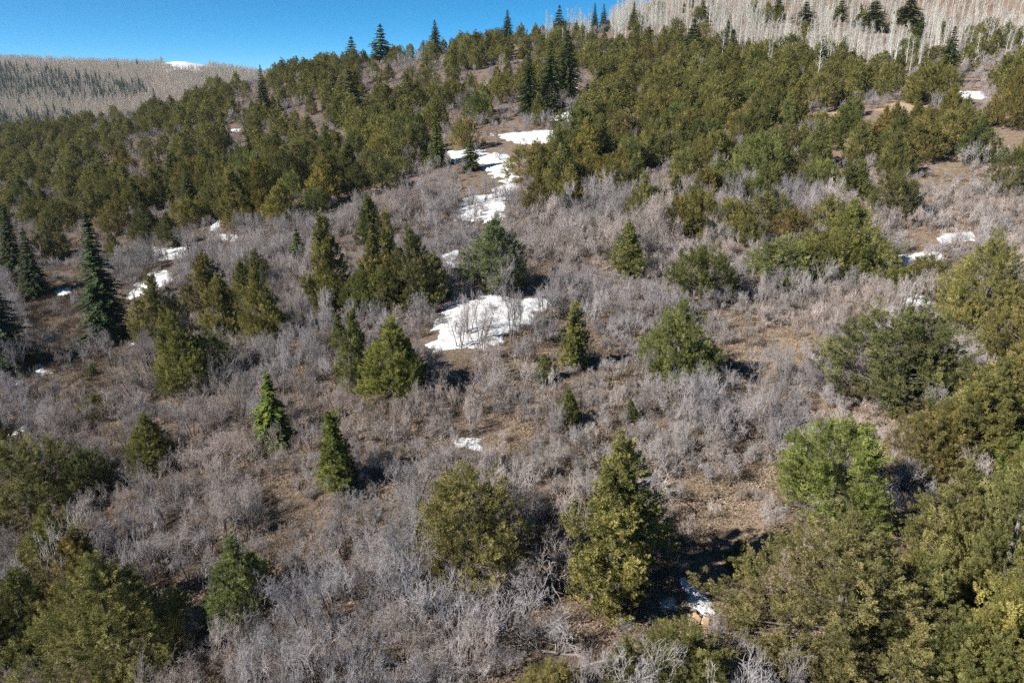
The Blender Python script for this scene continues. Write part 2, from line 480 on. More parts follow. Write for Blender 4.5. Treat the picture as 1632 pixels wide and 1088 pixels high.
def aspen_shape(rng, H, W):
    P0, P1, R0, R1 = [], [], [], []
    p = np.array([0, 0, -0.5]); n = 6; pts = [p]
    for k in range(n):
        q = np.array([rng.normal(0, 0.02) * H * (k + 1) / n, rng.normal(0, 0.02) * H * (k + 1) / n, -0.5 + (H + 0.5) * (k + 1) / n])
        P0.append(p); P1.append(q); R0.append(0.14 * (1 - 0.85 * k / n)); R1.append(0.14 * (1 - 0.85 * (k + 1) / n)); p = q; pts.append(q)
    tr = tubes(P0, P1, R0, R1, 5)
    out = []
    for b in range(52):
        t = rng.uniform(0.32, 0.97); z = t * H
        a = rng.uniform(0, 6.28)
        d = np.array([math.cos(a) * 0.75, math.sin(a) * 0.75, 0.75]); d /= np.linalg.norm(d)
        k = min(n - 1, int((z + 0.5) / (H + 0.5) * n)); f = ((z + 0.5) / (H + 0.5) * n) - k
        branching(rng, pts[k] * (1 - f) + pts[k + 1] * f, d, 0.5 * W * (1.15 - 0.6 * t) * rng.uniform(0.7, 1.2), 0.035, 1, 2, out, (0, 5), 0.5, 0.08, 0.1, (3, 3, 2))
    tw = tubes([o[0] for o in out], [o[1] for o in out], [max(o[2] * .7, .013) for o in out], [max(o[3] * .7, .010) for o in out], 3)
    return tr, tw

# ------------------------------------------------------------------ build the variants (shared mesh data)
rng = np.random.default_rng(5)
JUN = []     # dict(kind, H, W, crown, trunk, whole)
def merged_mesh(name, parts):
    """one mesh with several materials, for the far copies that show no parts; parts: (V,F,mat,tint)"""
    Vs, tris, mi, tn, off = [], [], [], [], 0
    for k, (V, F, m, T) in enumerate(parts):
        if F.shape[1] == 4: F = np.concatenate([F[:, [0, 1, 2]], F[:, [0, 2, 3]]], 0)
        Vs.append(V); tris.append(F + off); mi.append(np.full(len(F), k)); tn.append(T if T is not None else np.zeros(len(V))); off += len(V)
    me = mesh_np(name, np.concatenate(Vs), np.concatenate(tris), parts[0][2], {"tint": np.concatenate(tn)})
    for p in parts[1:]: me.materials.append(p[2])
    me.polygons.foreach_set("material_index", np.concatenate(mi).astype(np.int32))
    return me

for kind, H, W, cnt in (('cone', 8.4, 7.6, 2), ('cone', 6.0, 4.6, 3), ('round', 5.2, 5.0, 2), ('cone', 6.2, 3.4, 3), ('spire', 7.0, 3.6, 2), ('spire', 6.0, 2.1, 2)):
    for k in range(cnt):
        V, F, T, Cs = juniper_crown(rng, H, W, kind, npl=9, nlf=76)
        tg = Cs[rng.permutation(len(Cs))[:26]]
        tV, tF = conifer_trunk(rng, H, 0.05 * H * 0.5 + 0.03, tg)
        JUN.append(dict(kind=kind, H=H, W=W, crown=mesh_np("juniper_crown", V, F, M_JUN, {"tint": T}), trunk=mesh_np("juniper_trunk", tV, tF, M_BARK),
                        parts=((V, F, M_JUN, T), (tV, tF, M_BARK, None))))
JUN_FAR = []
for kind, H, W in (('cone', 6.0, 4.4), ('cone', 6.2, 3.4), ('spire', 7.0, 3.4), ('round', 5.2, 4.8)):
    V, F, T, Cs = juniper_crown(rng, H, W, kind, npl=5, nlf=22, leaf=2.0)
    tV, tF = conifer_trunk(rng, H, 0.15)
    JUN_FAR.append(dict(kind=kind, H=H, W=W, mesh=merged_mesh("far_juniper", ((V, F, M_JUN, T), (tV, tF, M_BARK, None)))))
FIR = []
for H, W in ((12.0, 4.2), (12.0, 3.6), (9.0, 4.0), (6.0, 3.2), (12.0, 5.4)):
    V, F, T = fir_crown(rng, H, W)
    tV, tF = conifer_trunk(rng, H, 0.018 * H)
    FIR.append(dict(H=H, W=W, crown=mesh_np("fir_crown", V, F, M_FIR, {"tint": T}), trunk=mesh_np("fir_trunk", tV, tF, M_BARK),
                    mesh=merged_mesh("far_fir", ((V, F, M_FIR, T), (tV, tF, M_BARK, None)))))
OAK = []
for H, W, stems, dense in ((2.6, 2.6, 4, 1.0), (2.2, 2.4, 5, 1.0), (3.0, 2.8, 4, 1.05), (2.4, 2.0, 3, 1.1), (1.7, 2.0, 5, 0.95), (3.4, 3.0, 4, 1.05), (2.0, 1.7, 3, 1.1)):
    (sV, sF), (tV, tF), sts = oak_shape(rng, H, W, stems, dense)
    OAK.append(dict(H=H, W=W, stem=[mesh_np("oak_stem", a_, b_, M_OAKSTEM) for a_, b_ in sts], crown=mesh_np("oak_twig_crown", tV, tF, M_OAKTWIG),
                    mesh=merged_mesh("thicket_oak", ((sV, sF, M_OAKSTEM, None), (tV, tF, M_OAKTWIG, None)))))
ASP = []
for H, W in ((11.0, 2.6), (12.5, 2.8), (9.5, 2.4), (13.5, 3.0)):
    (sV, sF), (tV, tF) = aspen_shape(rng, H, W)
    ASP.append(dict(H=H, W=W, trunk=mesh_np("aspen_trunk", sV, sF, M_ASPEN), crown=mesh_np("aspen_twig_crown", tV, tF, M_ASPENTWIG),
                    mesh=merged_mesh("far_aspen", ((sV, sF, M_ASPEN, None), (tV, tF, M_ASPENTWIG, None)))))
print("oak tris", [len(o['mesh'].polygons) for o in OAK], "jun", [len(j['crown'].polygons) for j in JUN], "fir", [len(f['mesh'].polygons) for f in FIR], "asp", [len(f['mesh'].polygons) for f in ASP])

# ------------------------------------------------------------------ object helpers
def obj(name, me, parent=None, loc=None):
    o = bpy.data.objects.new(name, me); COL.objects.link(o)
    if parent is not None: o.parent = parent
    if loc is not None: o.location = loc
    return o

def tag(o, label, cat, group=None):
    o["label"] = label; o["category"] = cat
    if group: o["group"] = group
    return o

def plant(name, parts, loc, sx, sz, rz, label, cat, group, color=(1, 1, 1), tilt=0.0):
    e = bpy.data.objects.new(name, None); COL.objects.link(e)
    e.empty_display_size = 0.3
    e.location = loc; e.scale = (sx, sx, sz)
    e.rotation_euler = (random.uniform(-tilt, tilt), random.uniform(-tilt, tilt), rz)
    tag(e, label, cat, group)
    for pn, me in parts:
        c = obj(pn, me, e); c.color = (*color, 1)
    return e

def scatter_object(name, pts, var, rots, scales, meshes, color, label, cat):
    """ONE object of plants nobody would count: points that carry instances of the shared plant meshes"""
    c = bpy.data.collections.new(name + "_kinds")
    for k, me in enumerate(meshes):
        o = bpy.data.objects.new("%s_kind_%02d" % (name, k), me); o.color = color; c.objects.link(o)
    me = bpy.data.meshes.new(name)
    pts = np.asarray(pts, np.float32)
    me.vertices.add(len(pts)); me.vertices.foreach_set("co", pts.ravel())
    a = me.attributes.new("kind_index", 'INT', 'POINT'); a.data.foreach_set("value", np.asarray(var, np.int32))
    a = me.attributes.new("turn", 'FLOAT_VECTOR', 'POINT'); a.data.foreach_set("vector", np.asarray(rots, np.float32).ravel())
    a = me.attributes.new("size", 'FLOAT_VECTOR', 'POINT'); a.data.foreach_set("vector", np.asarray(scales, np.float32).ravel())
    o = obj(name, me)
    g = bpy.data.node_groups.new(name + "_nodes", 'GeometryNodeTree')
    g.interface.new_socket("Geometry", in_out='INPUT', socket_type='NodeSocketGeometry')
    g.interface.new_socket("Geometry", in_out='OUTPUT', socket_type='NodeSocketGeometry')
    gi = g.nodes.new("NodeGroupInput"); go = g.nodes.new("NodeGroupOutput")
    ci = g.nodes.new("GeometryNodeCollectionInfo"); ci.inputs[0].default_value = c
    ci.inputs["Separate Children"].default_value = True; ci.inputs["Reset Children"].default_value = True
    ip = g.nodes.new("GeometryNodeInstanceOnPoints"); ip.inputs["Pick Instance"].default_value = True
    def attr(n, typ):
        x = g.nodes.new("GeometryNodeInputNamedAttribute"); x.data_type = typ; x.inputs[0].default_value = n
        return x.outputs[0]
    g.links.new(gi.outputs[0], ip.inputs["Points"]); g.links.new(ci.outputs[0], ip.inputs["Instance"])
    g.links.new(attr("kind_index", 'INT'), ip.inputs["Instance Index"])
    e2r = g.nodes.new("FunctionNodeEulerToRotation"); g.links.new(attr("turn", 'FLOAT_VECTOR'), e2r.inputs[0])
    g.links.new(e2r.outputs[0], ip.inputs["Rotation"]); g.links.new(attr("size", 'FLOAT_VECTOR'), ip.inputs["Scale"])
    g.links.new(ip.outputs[0], go.inputs[0])
    md = o.modifiers.new("scatter", 'NODES'); md.node_group = g
    o.color = color
    o["kind"] = "stuff"
    tag(o, label, cat)
    return o

# ------------------------------------------------------------------ the hillside
def px_poly(poly): return [ground(u, v)[:2] for u, v in poly]

SOIL_PX = [
    [(1185, 850), (1260, 835), (1275, 870), (1220, 900), (1170, 930), (1110, 985), (1130, 1050), (1085, 1050), (1070, 985), (1130, 950)],
    [(1395, 175), (1425, 163), (1478, 168), (1474, 181), (1420, 184)],
    [(1275, 192), (1330, 172), (1350, 178), (1300, 200)],
    [(100, 455), (160, 450), (150, 470), (60, 480)],
    [(895, 975), (1010, 975), (1000, 1020), (900, 1010)],
]
MEADOW_PX = [
    [(1040, 770), (1160, 740), (1250, 760), (1245, 835), (1150, 850), (1045, 845)],
    [(1130, 570), (1230, 520), (1300, 540), (1270, 600), (1150, 605)],
    [(830, 415), (880, 420), (880, 450), (835, 448)],
    [(790, 590), (850, 560), (880, 500), (930, 490), (900, 540), (830, 600), (790, 640)],
    [(770, 680), (840, 670), (870, 690), (800, 710)],
    [(850, 855), (890, 850), (890, 885), (850, 880)],
    [(40, 590), (200, 560), (240, 600), (150, 640), (20, 640)],
    [(60, 950), (95, 940), (95, 990), (30, 990)], [(250, 930), (330, 940), (330, 965), (260, 955)],
]
def axis(lo, hi, a, b, fine, grow):
    v = list(np.arange(a, b, fine))
    s = fine; x = b
    while x < hi: v.append(x); s = min(s * grow, 14); x += s
    v.append(hi)
    s = fine; x = a - fine; w = []
    while x > lo: w.append(x); s = min(s * grow, 14); x -= s
    w.append(lo)
    return np.array(w[::-1] + v)
gx = axis(-520, 520, -55, 60, 0.5, 1.04); gy = axis(-80, 760, 16, 95, 0.5, 1.035)
GX, GY = np.meshgrid(gx, gy)
GZ = hgt(GX, GY)
Vt = np.stack([GX.ravel(), GY.ravel(), GZ.ravel()], 1)
ny, nx = GX.shape
ii = (np.arange(ny - 1)[:, None] * nx + np.arange(nx - 1)[None, :]).ravel()
Ft = np.stack([ii, ii + 1, ii + nx + 1, ii + nx], 1)
def soft_mask(polys, x, y, blur=1.2):
    m = np.zeros(x.shape)
    for p in polys:
        w = px_poly(p)
        for dx, dy in ((0, 0), (1, 0), (-1, 0), (0, 1), (0, -1), (.7, .7), (-.7, .7), (.7, -.7), (-.7, -.7)):
            jx = (fbm(x, y, 3, 21) - .47) * 3; jy = (fbm(x, y, 3, 27) - .47) * 3
            m += in_poly(x + dx * blur + jx, y + dy * blur + jy, w) / 9
    return np.clip(m, 0, 1)
soil = soft_mask(SOIL_PX, Vt[:, 0], Vt[:, 1], 0.6); meadow = soft_mask(MEADOW_PX, Vt[:, 0], Vt[:, 1], 1.0)
terrain = obj("hillside", mesh_np("hillside", Vt, Ft, M_GROUND, {"soil": soil, "meadow": meadow}, True))
terrain["kind"] = "structure"
terrain["label"] = "steep hillside of dry grass, leaf litter and bare soil"

# ------------------------------------------------------------------ far mountain beyond the ridge
MOUNTAIN_SKY = [(-700, 60), (-300, 70), (0, 84), (60, 86), (130, 90), (190, 91), (240, 93), (290, 88), (335, 95), (380, 101), (440, 112), (520, 125), (650, 150), (900, 200)]
def mountain_mesh():
    us = np.linspace(-900, 900, 130); rows = np.linspace(0, 1, 60)
    sk_u = [a for a, _ in MOUNTAIN_SKY]; sk_v = [b for _, b in MOUNTAIN_SKY]
    V = []
    for t in rows:
        for u in us:
            uu = u
            Y = 520 + 620 * t
            x = (uu - 816) / FPX * 1.0 * Y
            # height of the crest at this bearing
            Yc = 1060.0
            d = ray(uu, float(np.interp(uu, sk_u, sk_v)))
            zc = d[2] / d[1] * Yc - 9.0
            f = (Y - 520) / (Yc - 520)
            zb = -150
            if f <= 1: z = zb + (zc - zb) * (1 - (1 - f) ** 1.35)
            else: z = zc - (Y - Yc) * 0.5
            V.append((x * CP, Y, z))
    V = np.array(V)
    V[:, 2] += (fbm(V[:, 0], V[:, 1], 160, 5, 3) - .45) * 18 * np.clip((1060 - V[:, 1]) / 300, 0, 1)
    n = len(us)
    i2 = (np.arange(len(rows) - 1)[:, None] * n + np.arange(n - 1)[None, :]).ravel()
    return V, np.stack([i2, i2 + 1, i2 + n + 1, i2 + n], 1), len(rows), n
mV, mF, mr, mc = mountain_mesh()
far = obj("far_mountain", mesh_np("far_mountain", mV, mF, M_GROUND, {"soil": np.full(len(mV), 0.6), "meadow": np.full(len(mV), 0.7)}, True))
far["kind"] = "structure"
far["label"] = "far mountain covered in leafless aspen beyond the ridge"

# ------------------------------------------------------------------ snow
def poly_dist(x, y, w):
    """signed distance, positive inside"""
    d = np.full(x.shape, 1e9); n = len(w)
    for i in range(n):
        ax_, ay = w[i]; bx_, by = w[(i + 1) % n]
        ex, ey = bx_ - ax_, by - ay
        t = np.clip(((x - ax_) * ex + (y - ay) * ey) / (ex * ex + ey * ey + 1e-9), 0, 1)
        d = np.minimum(d, np.hypot(x - ax_ - t * ex, y - ay - t * ey))
    return np.where(in_poly(x, y, w), d, -d)

def snow_patch(poly, label, thick=0.16, rag=1.0):
    w = px_poly(poly)
    xs = [p[0] for p in w]; ys = [p[1] for p in w]
    size = max(max(xs) - min(xs), max(ys) - min(ys))
    st = max(0.08, size / 130)
    x = np.arange(min(xs) - 1, max(xs) + 1, st); y = np.arange(min(ys) - 1, max(ys) + 1, st)
    X, Y = np.meshgrid(x, y)
    k = min(1.0, 0.12 + size / 9) * max(rag, 0.7)
    d = poly_dist(X, Y, w) + (fbm(X, Y, 2.6, 31) - 0.53) * 4.4 * k + (fbm(X, Y, 0.8, 37) - .49) * 2.1 * k
    hgt_s = np.clip(d / (0.5 + 0.05 * size), 0, 1) ** 0.6 * thick * (0.5 + 1.0 * fbm(X, Y, 1.3, 41))
    Z = hgt(X, Y) + np.where(d > 0, hgt_s + 0.012, -0.06)
    keep = d > -st * 1.5
    nY, nX = X.shape
    q = (np.arange(nY - 1)[:, None] * nX + np.arange(nX - 1)[None, :])
    ok = keep[:-1, :-1] & keep[1:, :-1] & keep[:-1, 1:] & keep[1:, 1:]
    q = q[ok]
    if len(q) == 0: return
    F = np.stack([q, q + 1, q + nX + 1, q + nX], 1)
    used, inv = np.unique(F, return_inverse=True)
    V = np.stack([X.ravel(), Y.ravel(), Z.ravel()], 1)[used]
    o0 = np.array(V.mean(0)); o0[2] = V[:, 2].min()
    o = obj("snow_patch", mesh_np("snow_patch", V - o0, inv.reshape(F.shape), M_SNOW, None, True), None, o0)
    tag(o, label, "snow patch", "snow patches on the hillside")

SNOWS = [
    ([(672, 545), (700, 500), (712, 480), (800, 472), (850, 465), (880, 471), (872, 492), (850, 510), (800, 545), (745, 570), (690, 572)], "largest snow patch, lying below the round grey-green juniper", 0.2, 0.8),
    ([(716, 700), (745, 694), (772, 698), (765, 714), (722, 716)], "small ragged snow remnant below the dark oak clump", 0.12, 0.6),
    ([(1066, 918), (1094, 904), (1116, 932), (1142, 938), (1140, 980), (1102, 982), (1086, 952)], "bright snow strip in juniper shade beside the tan rocks", 0.16, 0.4),
    ([(1046, 957), (1064, 947), (1082, 953), (1079, 970), (1054, 973)], "little snow pad at the foot of the conical juniper, beside the snow strip", 0.12, 0.4),
    ([(708, 240), (745, 235), (790, 243), (828, 248), (826, 300), (798, 308), (782, 280), (745, 258), (708, 264)], "long snow field striped by shadows in the upper gully", 0.25, 1.2),
    ([(788, 214), (885, 206), (896, 220), (850, 232), (800, 226)], "snow strip in the gully between the striped field and the fir group", 0.2, 0.6),
    ([(880, 182), (922, 168), (918, 194), (885, 196)], "snow wedge in the gully at the foot of the tall firs", 0.2, 0.6),
    ([(905, 122), (918, 118), (921, 142), (906, 138)], "highest small snow spot, behind the tall firs", 0.2, 0.5),
    ([(728, 314), (806, 309), (806, 345), (772, 358), (732, 348)], "thin snow seen through bare shrubs below the striped field", 0.15, 0.9),
    ([(700, 405), (732, 398), (728, 430), (704, 432)], "narrow snow strip beside the round grey-green juniper", 0.14, 0.6),
    ([(245, 395), (300, 395), (292, 413), (245, 414)], "bright snow block up the slope from the tallest lone fir", 0.18, 0.5),
    ([(240, 436), (275, 424), (272, 446), (258, 466), (206, 479), (202, 465)], "shaded blue snow strip right beside the tallest lone fir", 0.18, 0.6),
    ([(205, 491), (235, 484), (232, 491), (208, 496)], "thin snow sliver below the blue snow strip", 0.1, 0.3),
    ([(350, 373), (380, 374), (374, 385), (350, 384)], "small dark-edged snow spot among mid-slope shrubs", 0.12, 0.3),
    ([(332, 358), (352, 350), (352, 369), (335, 371)], "small upright snow spot among mid-slope junipers", 0.12, 0.3),
    ([(80, 465), (115, 456), (119, 467), (90, 474)], "flat snow scrap on brown brush below the pair of slim firs", 0.12, 0.3),
    ([(42, 588), (65, 578), (88, 594), (62, 599)], "snow scrap at the end of a fir shadow on dry grass", 0.14, 0.4),
    ([(20, 606), (38, 604), (36, 612), (24, 613)], "tiny snow crumb on dry grass below the fir shadow", 0.1, 0.2),
    ([(204, 545), (217, 541), (217, 549), (206, 551)], "tiny snow crumb at the foot of the tallest lone fir", 0.1, 0.2),
    ([(5, 692), (42, 677), (45, 683), (10, 700)], "thin snow line in deep shade at the bottom of the left slope", 0.12, 0.3),
    ([(1428, 406), (1470, 402), (1508, 400), (1492, 422), (1440, 427)], "bright snow bank between two large junipers", 0.2, 0.5),
    ([(1480, 378), (1550, 369), (1556, 384), (1500, 389)], "snow strip up the slope behind the bright snow bank", 0.16, 0.5),
    ([(1438, 445), (1470, 470), (1490, 487), (1440, 490)], "thin snow under bare shrubs below the bright snow bank", 0.12, 0.8),
    ([(1508, 148), (1565, 147), (1570, 158), (1515, 163)], "high snow streak beside the dark fir near the aspens", 0.2, 0.4),
    ([(955, 428), (978, 420), (978, 425), (960, 431)], "tiny snow fleck in pale brush beside a slim juniper", 0.1, 0.2),
    ([(1062, 779), (1082, 777), (1088, 784), (1068, 786)], "tiny snow fleck on the dry grass clearing", 0.1, 0.2),
    ([(366, 207), (384, 204), (386, 209), (370, 211)], "tiny snow fleck among the ridge junipers", 0.15, 0.3),
]
for p, l, th, rg in SNOWS: snow_patch(p, l, th, rg)

# ------------------------------------------------------------------ conifers that can be told apart
# kind, tip row, base column, base row, width (photo pixels), tint, label
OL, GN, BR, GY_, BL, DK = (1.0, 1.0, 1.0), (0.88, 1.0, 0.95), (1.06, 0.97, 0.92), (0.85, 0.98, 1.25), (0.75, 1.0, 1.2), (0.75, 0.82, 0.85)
TREES = [
    ('J', 712, 55, 842, 122, OL, "broad olive juniper beside a small green juniper on the left slope"),
    ('J', 722, 143, 800, 64, GN, "small green juniper tucked against a broad olive one"),
    ('J', 805, 98, 925, 92, OL, "pale olive juniper directly uphill of the reddish-brown one"),
    ('J', 836, 155, 1040, 105, BR, "reddish-brown juniper behind the massive olive juniper"),
    ('J', 889, 200, 1130, 215, OL, "massive olive juniper casting a deep shadow over shrubs"),
    ('J', 950, -5, 1090, 80, GN, "dark green juniper standing below the massive olive juniper"),
    ('J', 862, 388, 1005, 105, DK, "thin dark half-bare juniper among grey oak shrubs"),
    ('J', 766, 746, 955, 162, OL, "round-topped olive juniper beside a matching pointed one"),
    ('J', 700, 972, 972, 165, OL, "pointed olive juniper with bare grey lower limbs"),
    ('J', 1022, 1088, 1150, 150, OL, "dark olive juniper below the snow strip and rocks"),
    ('J', 1020, 990, 1110, 66, GN, "small juniper leaning against the dark olive one below the snow"),
    ('J', 1066, 875, 1120, 75, OL, "low juniper top beneath the fallen dead limbs"),
    ('J', 792, 912, 822, 26, GN, "tiny green sapling between the round and the pointed juniper"),
    ('J', 685, 1322, 852, 150, (0.80, 1.02, 0.80), "bright green bushy juniper above the dirt path"),
    ('J', 826, 1325, 1120, 300, (1.05, 0.98, 1.15), "widest juniper, grey-olive with brown tips, beside the path"),
    ('J', 885, 1448, 1080, 130, DK, "shaded dark juniper crown against the widest juniper"),
    ('J', 745, 1505, 985, 165, OL, "tall olive juniper uphill of the widest one"),
    ('J', 730, 1585, 1030, 190, (1.05, 1.0, 1.1), "high-crowned pale olive juniper in the dense stand by the path"),
    ('J', 800, 1655, 1080, 150, OL, "olive juniper at the outer edge of the dense stand"),
    ('J', 965, 1612, 1160, 190, (1.1, 1.08, 1.0), "yellowish juniper low in the dense stand"),
    ('J', 1000, 1520, 1150, 130, OL, "low olive juniper next to the yellowish one"),
    ('J', 698, 1625, 790, 75, (0.82, 1.15, 0.75), "bright yellow-green juniper in a dense stand"),
    ('J', 857, 1175, 918, 40, GY_, "small silvery juniper standing in shade by the path"),
    ('J', 965, 1184, 1008, 34, GN, "tiny green juniper at the edge of the widest one"),
    ('J', 503, 1425, 668, 172, (0.9, 1.0, 1.1), "broad grey-green juniper with a double top"),
    ('J', 535, 1480, 640, 80, DK, "dark second top of the broad double juniper"),
    ('J', 373, 1562, 545, 148, OL, "large olive juniper below the bright snow bank"),
    ('J', 545, 1612, 720, 150, OL, "tall juniper at the outer edge above the bright green one"),
    ('J', 600, 1545, 760, 130, (1.0, 1.0, 1.0), "olive juniper between the tall and the double-topped ones"),
    ('J', 650, 1480, 765, 110, OL, "yellow-olive juniper below the double-topped one"),
    ('J', 322, 1345, 455, 128, (0.92, 0.98, 0.75), "rich green-gold dome juniper on the open shrub slope"),
    ('J', 385, 1245, 455, 105, GN, "low spreading juniper adjoining the green-gold dome"),
    ('J', 398, 1115, 482, 82, (0.88, 1.0, 0.85), "squat green juniper half buried in grey shrubs"),
    ('J', 480, 1078, 618, 112, GN, "conical green juniper with a black shadow at its foot"),
    ('J', 412, 1476, 478, 70, OL, "small olive juniper just below the bright snow bank"),
    ('J', 348, 790, 470, 94, GY_, "round grey-green juniper standing above the largest snow patch"),
    ('J', 373, 602, 500, 62, OL, "left juniper of the tight clump by the gully"),
    ('J', 337, 626, 480, 38, OL, "tallest slim juniper of the tight clump by the gully"),
    ('J', 367, 660, 505, 88, OL, "full dark-sided juniper of the tight clump by the gully"),
    ('J', 405, 692, 475, 42, GN, "short juniper at the edge of the tight gully clump"),
    ('J', 432, 590, 505, 78, (0.95, 1.05, 0.9), "low green juniper in front of the tight gully clump"),
    ('J', 495, 572, 628, 62, GN, "slim green juniper next to the dark one below the clump"),
    ('J', 510, 630, 648, 108, (0.88, 0.95, 0.8), "dark olive juniper just below the largest snow patch"),
    ('J', 502, 540, 562, 30, GN, "very slim juniper beside grey oak below the clump"),
    ('J', 355, 1000, 447, 56, OL, "slim olive juniper alone in pale brush"),
    ('J', 484, 917, 590, 46, OL, "slender olive juniper beside the largest snow patch"),
    ('J', 565, 868, 610, 34, GN, "faint green juniper veiled by bare twigs"),
    ('J', 620, 903, 684, 44, GN, "small green juniper below the slender olive one"),
    ('J', 636, 1003, 672, 24, GN, "tiny green seedling among grey shrubs"),
    ('F', 335, 176, 545, 66, OL, "tallest lone fir, dark and narrow, beside blue snow"),
    ('F', 422, 8, 586, 80, OL, "heavy dark fir casting a long shadow over brown brush"),
    ('F', 330, 24, 434, 44, OL, "upper of two slim dark firs above brown brush"),
    ('F', 363, 56, 472, 46, OL, "lower of two slim dark firs above brown brush"),
    ('J', 440, 262, 560, 78, OL, "leaning olive juniper next to the tallest lone fir"),
    ('J', 403, 335, 505, 64, OL, "olive juniper at the head of the mid-slope clump"),
    ('J', 416, 390, 502, 40, OL, "slim juniper in the middle of the mid-slope clump"),
    ('J', 400, 412, 470, 48, DK, "dark juniper at the back of the mid-slope clump"),
    ('J', 432, 420, 553, 78, (1.05, 1.0, 0.85), "golden-olive juniper at the right of the mid-slope clump"),
    ('J', 440, 360, 545, 62, BR, "brownish juniper in the mid-slope clump"),
    ('J', 500, 296, 636, 88, (0.92, 1.0, 0.8), "pointed green-olive juniper below the mid-slope clump"),
    ('J', 535, 338, 612, 68, DK, "dark shaded juniper touching the pointed green-olive one"),
    ('J', 592, 222, 614, 20, GN, "tiny juniper seedling on grey brush below the lone fir"),
    ('J', 580, 148, 602, 17, GN, "tiny juniper seedling on open dry grass"),
    ('J', 630, 152, 672, 38, DK, "small dim juniper on the open dry slope"),
    ('J', 660, 245, 756, 76, OL, "solitary olive juniper ringed by grey oak shrubs"),
    ('F', 594, 437, 708, 62, (1.7, 1.5, 0.85), "bright green young fir alone in grey shrubs"),
    ('J', 343, 525, 505, 78, (1.0, 1.05, 0.95), "tall pale olive juniper left of the gully clump"),
    ('F', 363, 478, 422, 34, OL, "small dark fir behind grey oak beside the pale olive juniper"),
    ('J', 655, 540, 790, 60, (0.9, 1.0, 0.85), "slim olive juniper rising from thick grey oak"),
    ('F', 180, 698, 264, 36, (1.9, 1.75, 0.8), "bright yellow-green fir beside the striped gully snow"),
    ('J', 440, 1632, 610, 120, OL, "olive juniper beside the large one below the bright snow bank"),
    ('J', 575, 1572, 720, 100, GN, "green juniper squeezed between tall olive ones in the dense stand"),
    ('J', 425, 1420, 470, 60, GN, "low green juniper at the lower end of the bright snow bank"),
    ('J', 375, 1300, 452, 70, OL, "olive juniper between the low spreading one and the green-gold dome"),
    ('J', 640, 1660, 850, 130, OL, "broad olive juniper beside the bright yellow-green one"),
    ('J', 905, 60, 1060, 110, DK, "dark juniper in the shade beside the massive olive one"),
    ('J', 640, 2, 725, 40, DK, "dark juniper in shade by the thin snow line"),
]
SLOPE_J = [  # tip, base column, base row, width: junipers of the upper slopes, alike but for their place
    (30, 1158, 88, 28), (100, 1125, 158, 42), (57, 1255, 102, 38), (63, 1301, 128, 38), (63, 1335, 128, 40), (117, 1308, 175, 48), (105, 1481, 168, 64),
    (97, 1610, 204, 68), (180, 1301, 215, 40), (160, 1341, 240, 58), (200, 1375, 254, 42), (170, 1405, 228, 38), (177, 1468, 254, 66), (177, 1515, 234, 48),
    (187, 1555, 258, 55), (233, 1622, 316, 72), (230, 1381, 264, 32), (200, 1245, 242, 46), (240, 1240, 302, 56), (255, 1300, 316, 60), (280, 1321, 318, 36),
    (253, 1365, 322, 40), (280, 1418, 354, 64), (283, 1201, 328, 42), (310, 1225, 366, 62), (275, 1130, 312, 58), (307, 1112, 362, 56), (315, 1072, 376, 50),
    (160, 1205, 196, 50), (190, 1120, 236, 62), (213, 1145, 262, 50), (215, 1205, 246, 42), (230, 850, 294, 66), (262, 980, 320, 50), (228, 1007, 266, 32),
    (245, 935, 293, 50), (297, 890, 335, 34), (250, 1010, 310, 44), (190, 940, 240, 46), (180, 990, 230, 48), (150, 1040, 205, 46), (165, 1080, 215, 44),
    (318, 1165, 372, 52), (300, 1040, 352, 44), (335, 1260, 385, 50), (345, 1190, 392, 44), (330, 1095, 385, 46), (262, 1270, 312, 46),
    (210, 1060, 262, 50), (240, 1090, 290, 46), (120, 985, 165, 40), (110, 1050, 158, 42), (130, 1185, 180, 44), (95, 1200, 145, 40), (140, 1240, 185, 42),
    (80, 1080, 120, 36), (75, 1030, 115, 36), (205, 895, 250, 40), (270, 1160, 318, 44),
    (262, 420, 352, 60), (270, 380, 358, 50), (290, 450, 365, 55), (255, 520, 330, 52), (300, 505, 345, 40), (230, 470, 290, 44), (210, 520, 270, 46),
    (215, 610, 275, 50), (180, 640, 235, 46), (205, 660, 262, 42), (170, 600, 220, 40), (160, 690, 210, 40), (190, 740, 240, 42), (150, 760, 200, 44), (120, 800, 165, 40),
    (130, 720, 172, 36), (110, 680, 150, 34), (240, 590, 285, 40), (250, 640, 282, 36), (290, 340, 350, 46), (270, 250, 335, 46), (285, 215, 345, 44), (265, 160, 325, 42),
    (290, 120, 350, 44), (300, 75, 360, 42), (280, 40, 335, 40), (310, 190, 375, 46), (325, 235, 390, 50), (230, 200, 280, 38), (225, 120, 275, 38), (235, 330, 290, 40),
    (210, 290, 255, 36), (200, 360, 245, 34), (320, 100, 372, 42), (335, 380, 375, 40), (320, 300, 365, 44),
    (30, 1571, 62, 30), (33, 1601, 78, 32), (80, 1428, 99, 50), (60, 1450, 96, 40), (75, 1490, 100, 40),
]
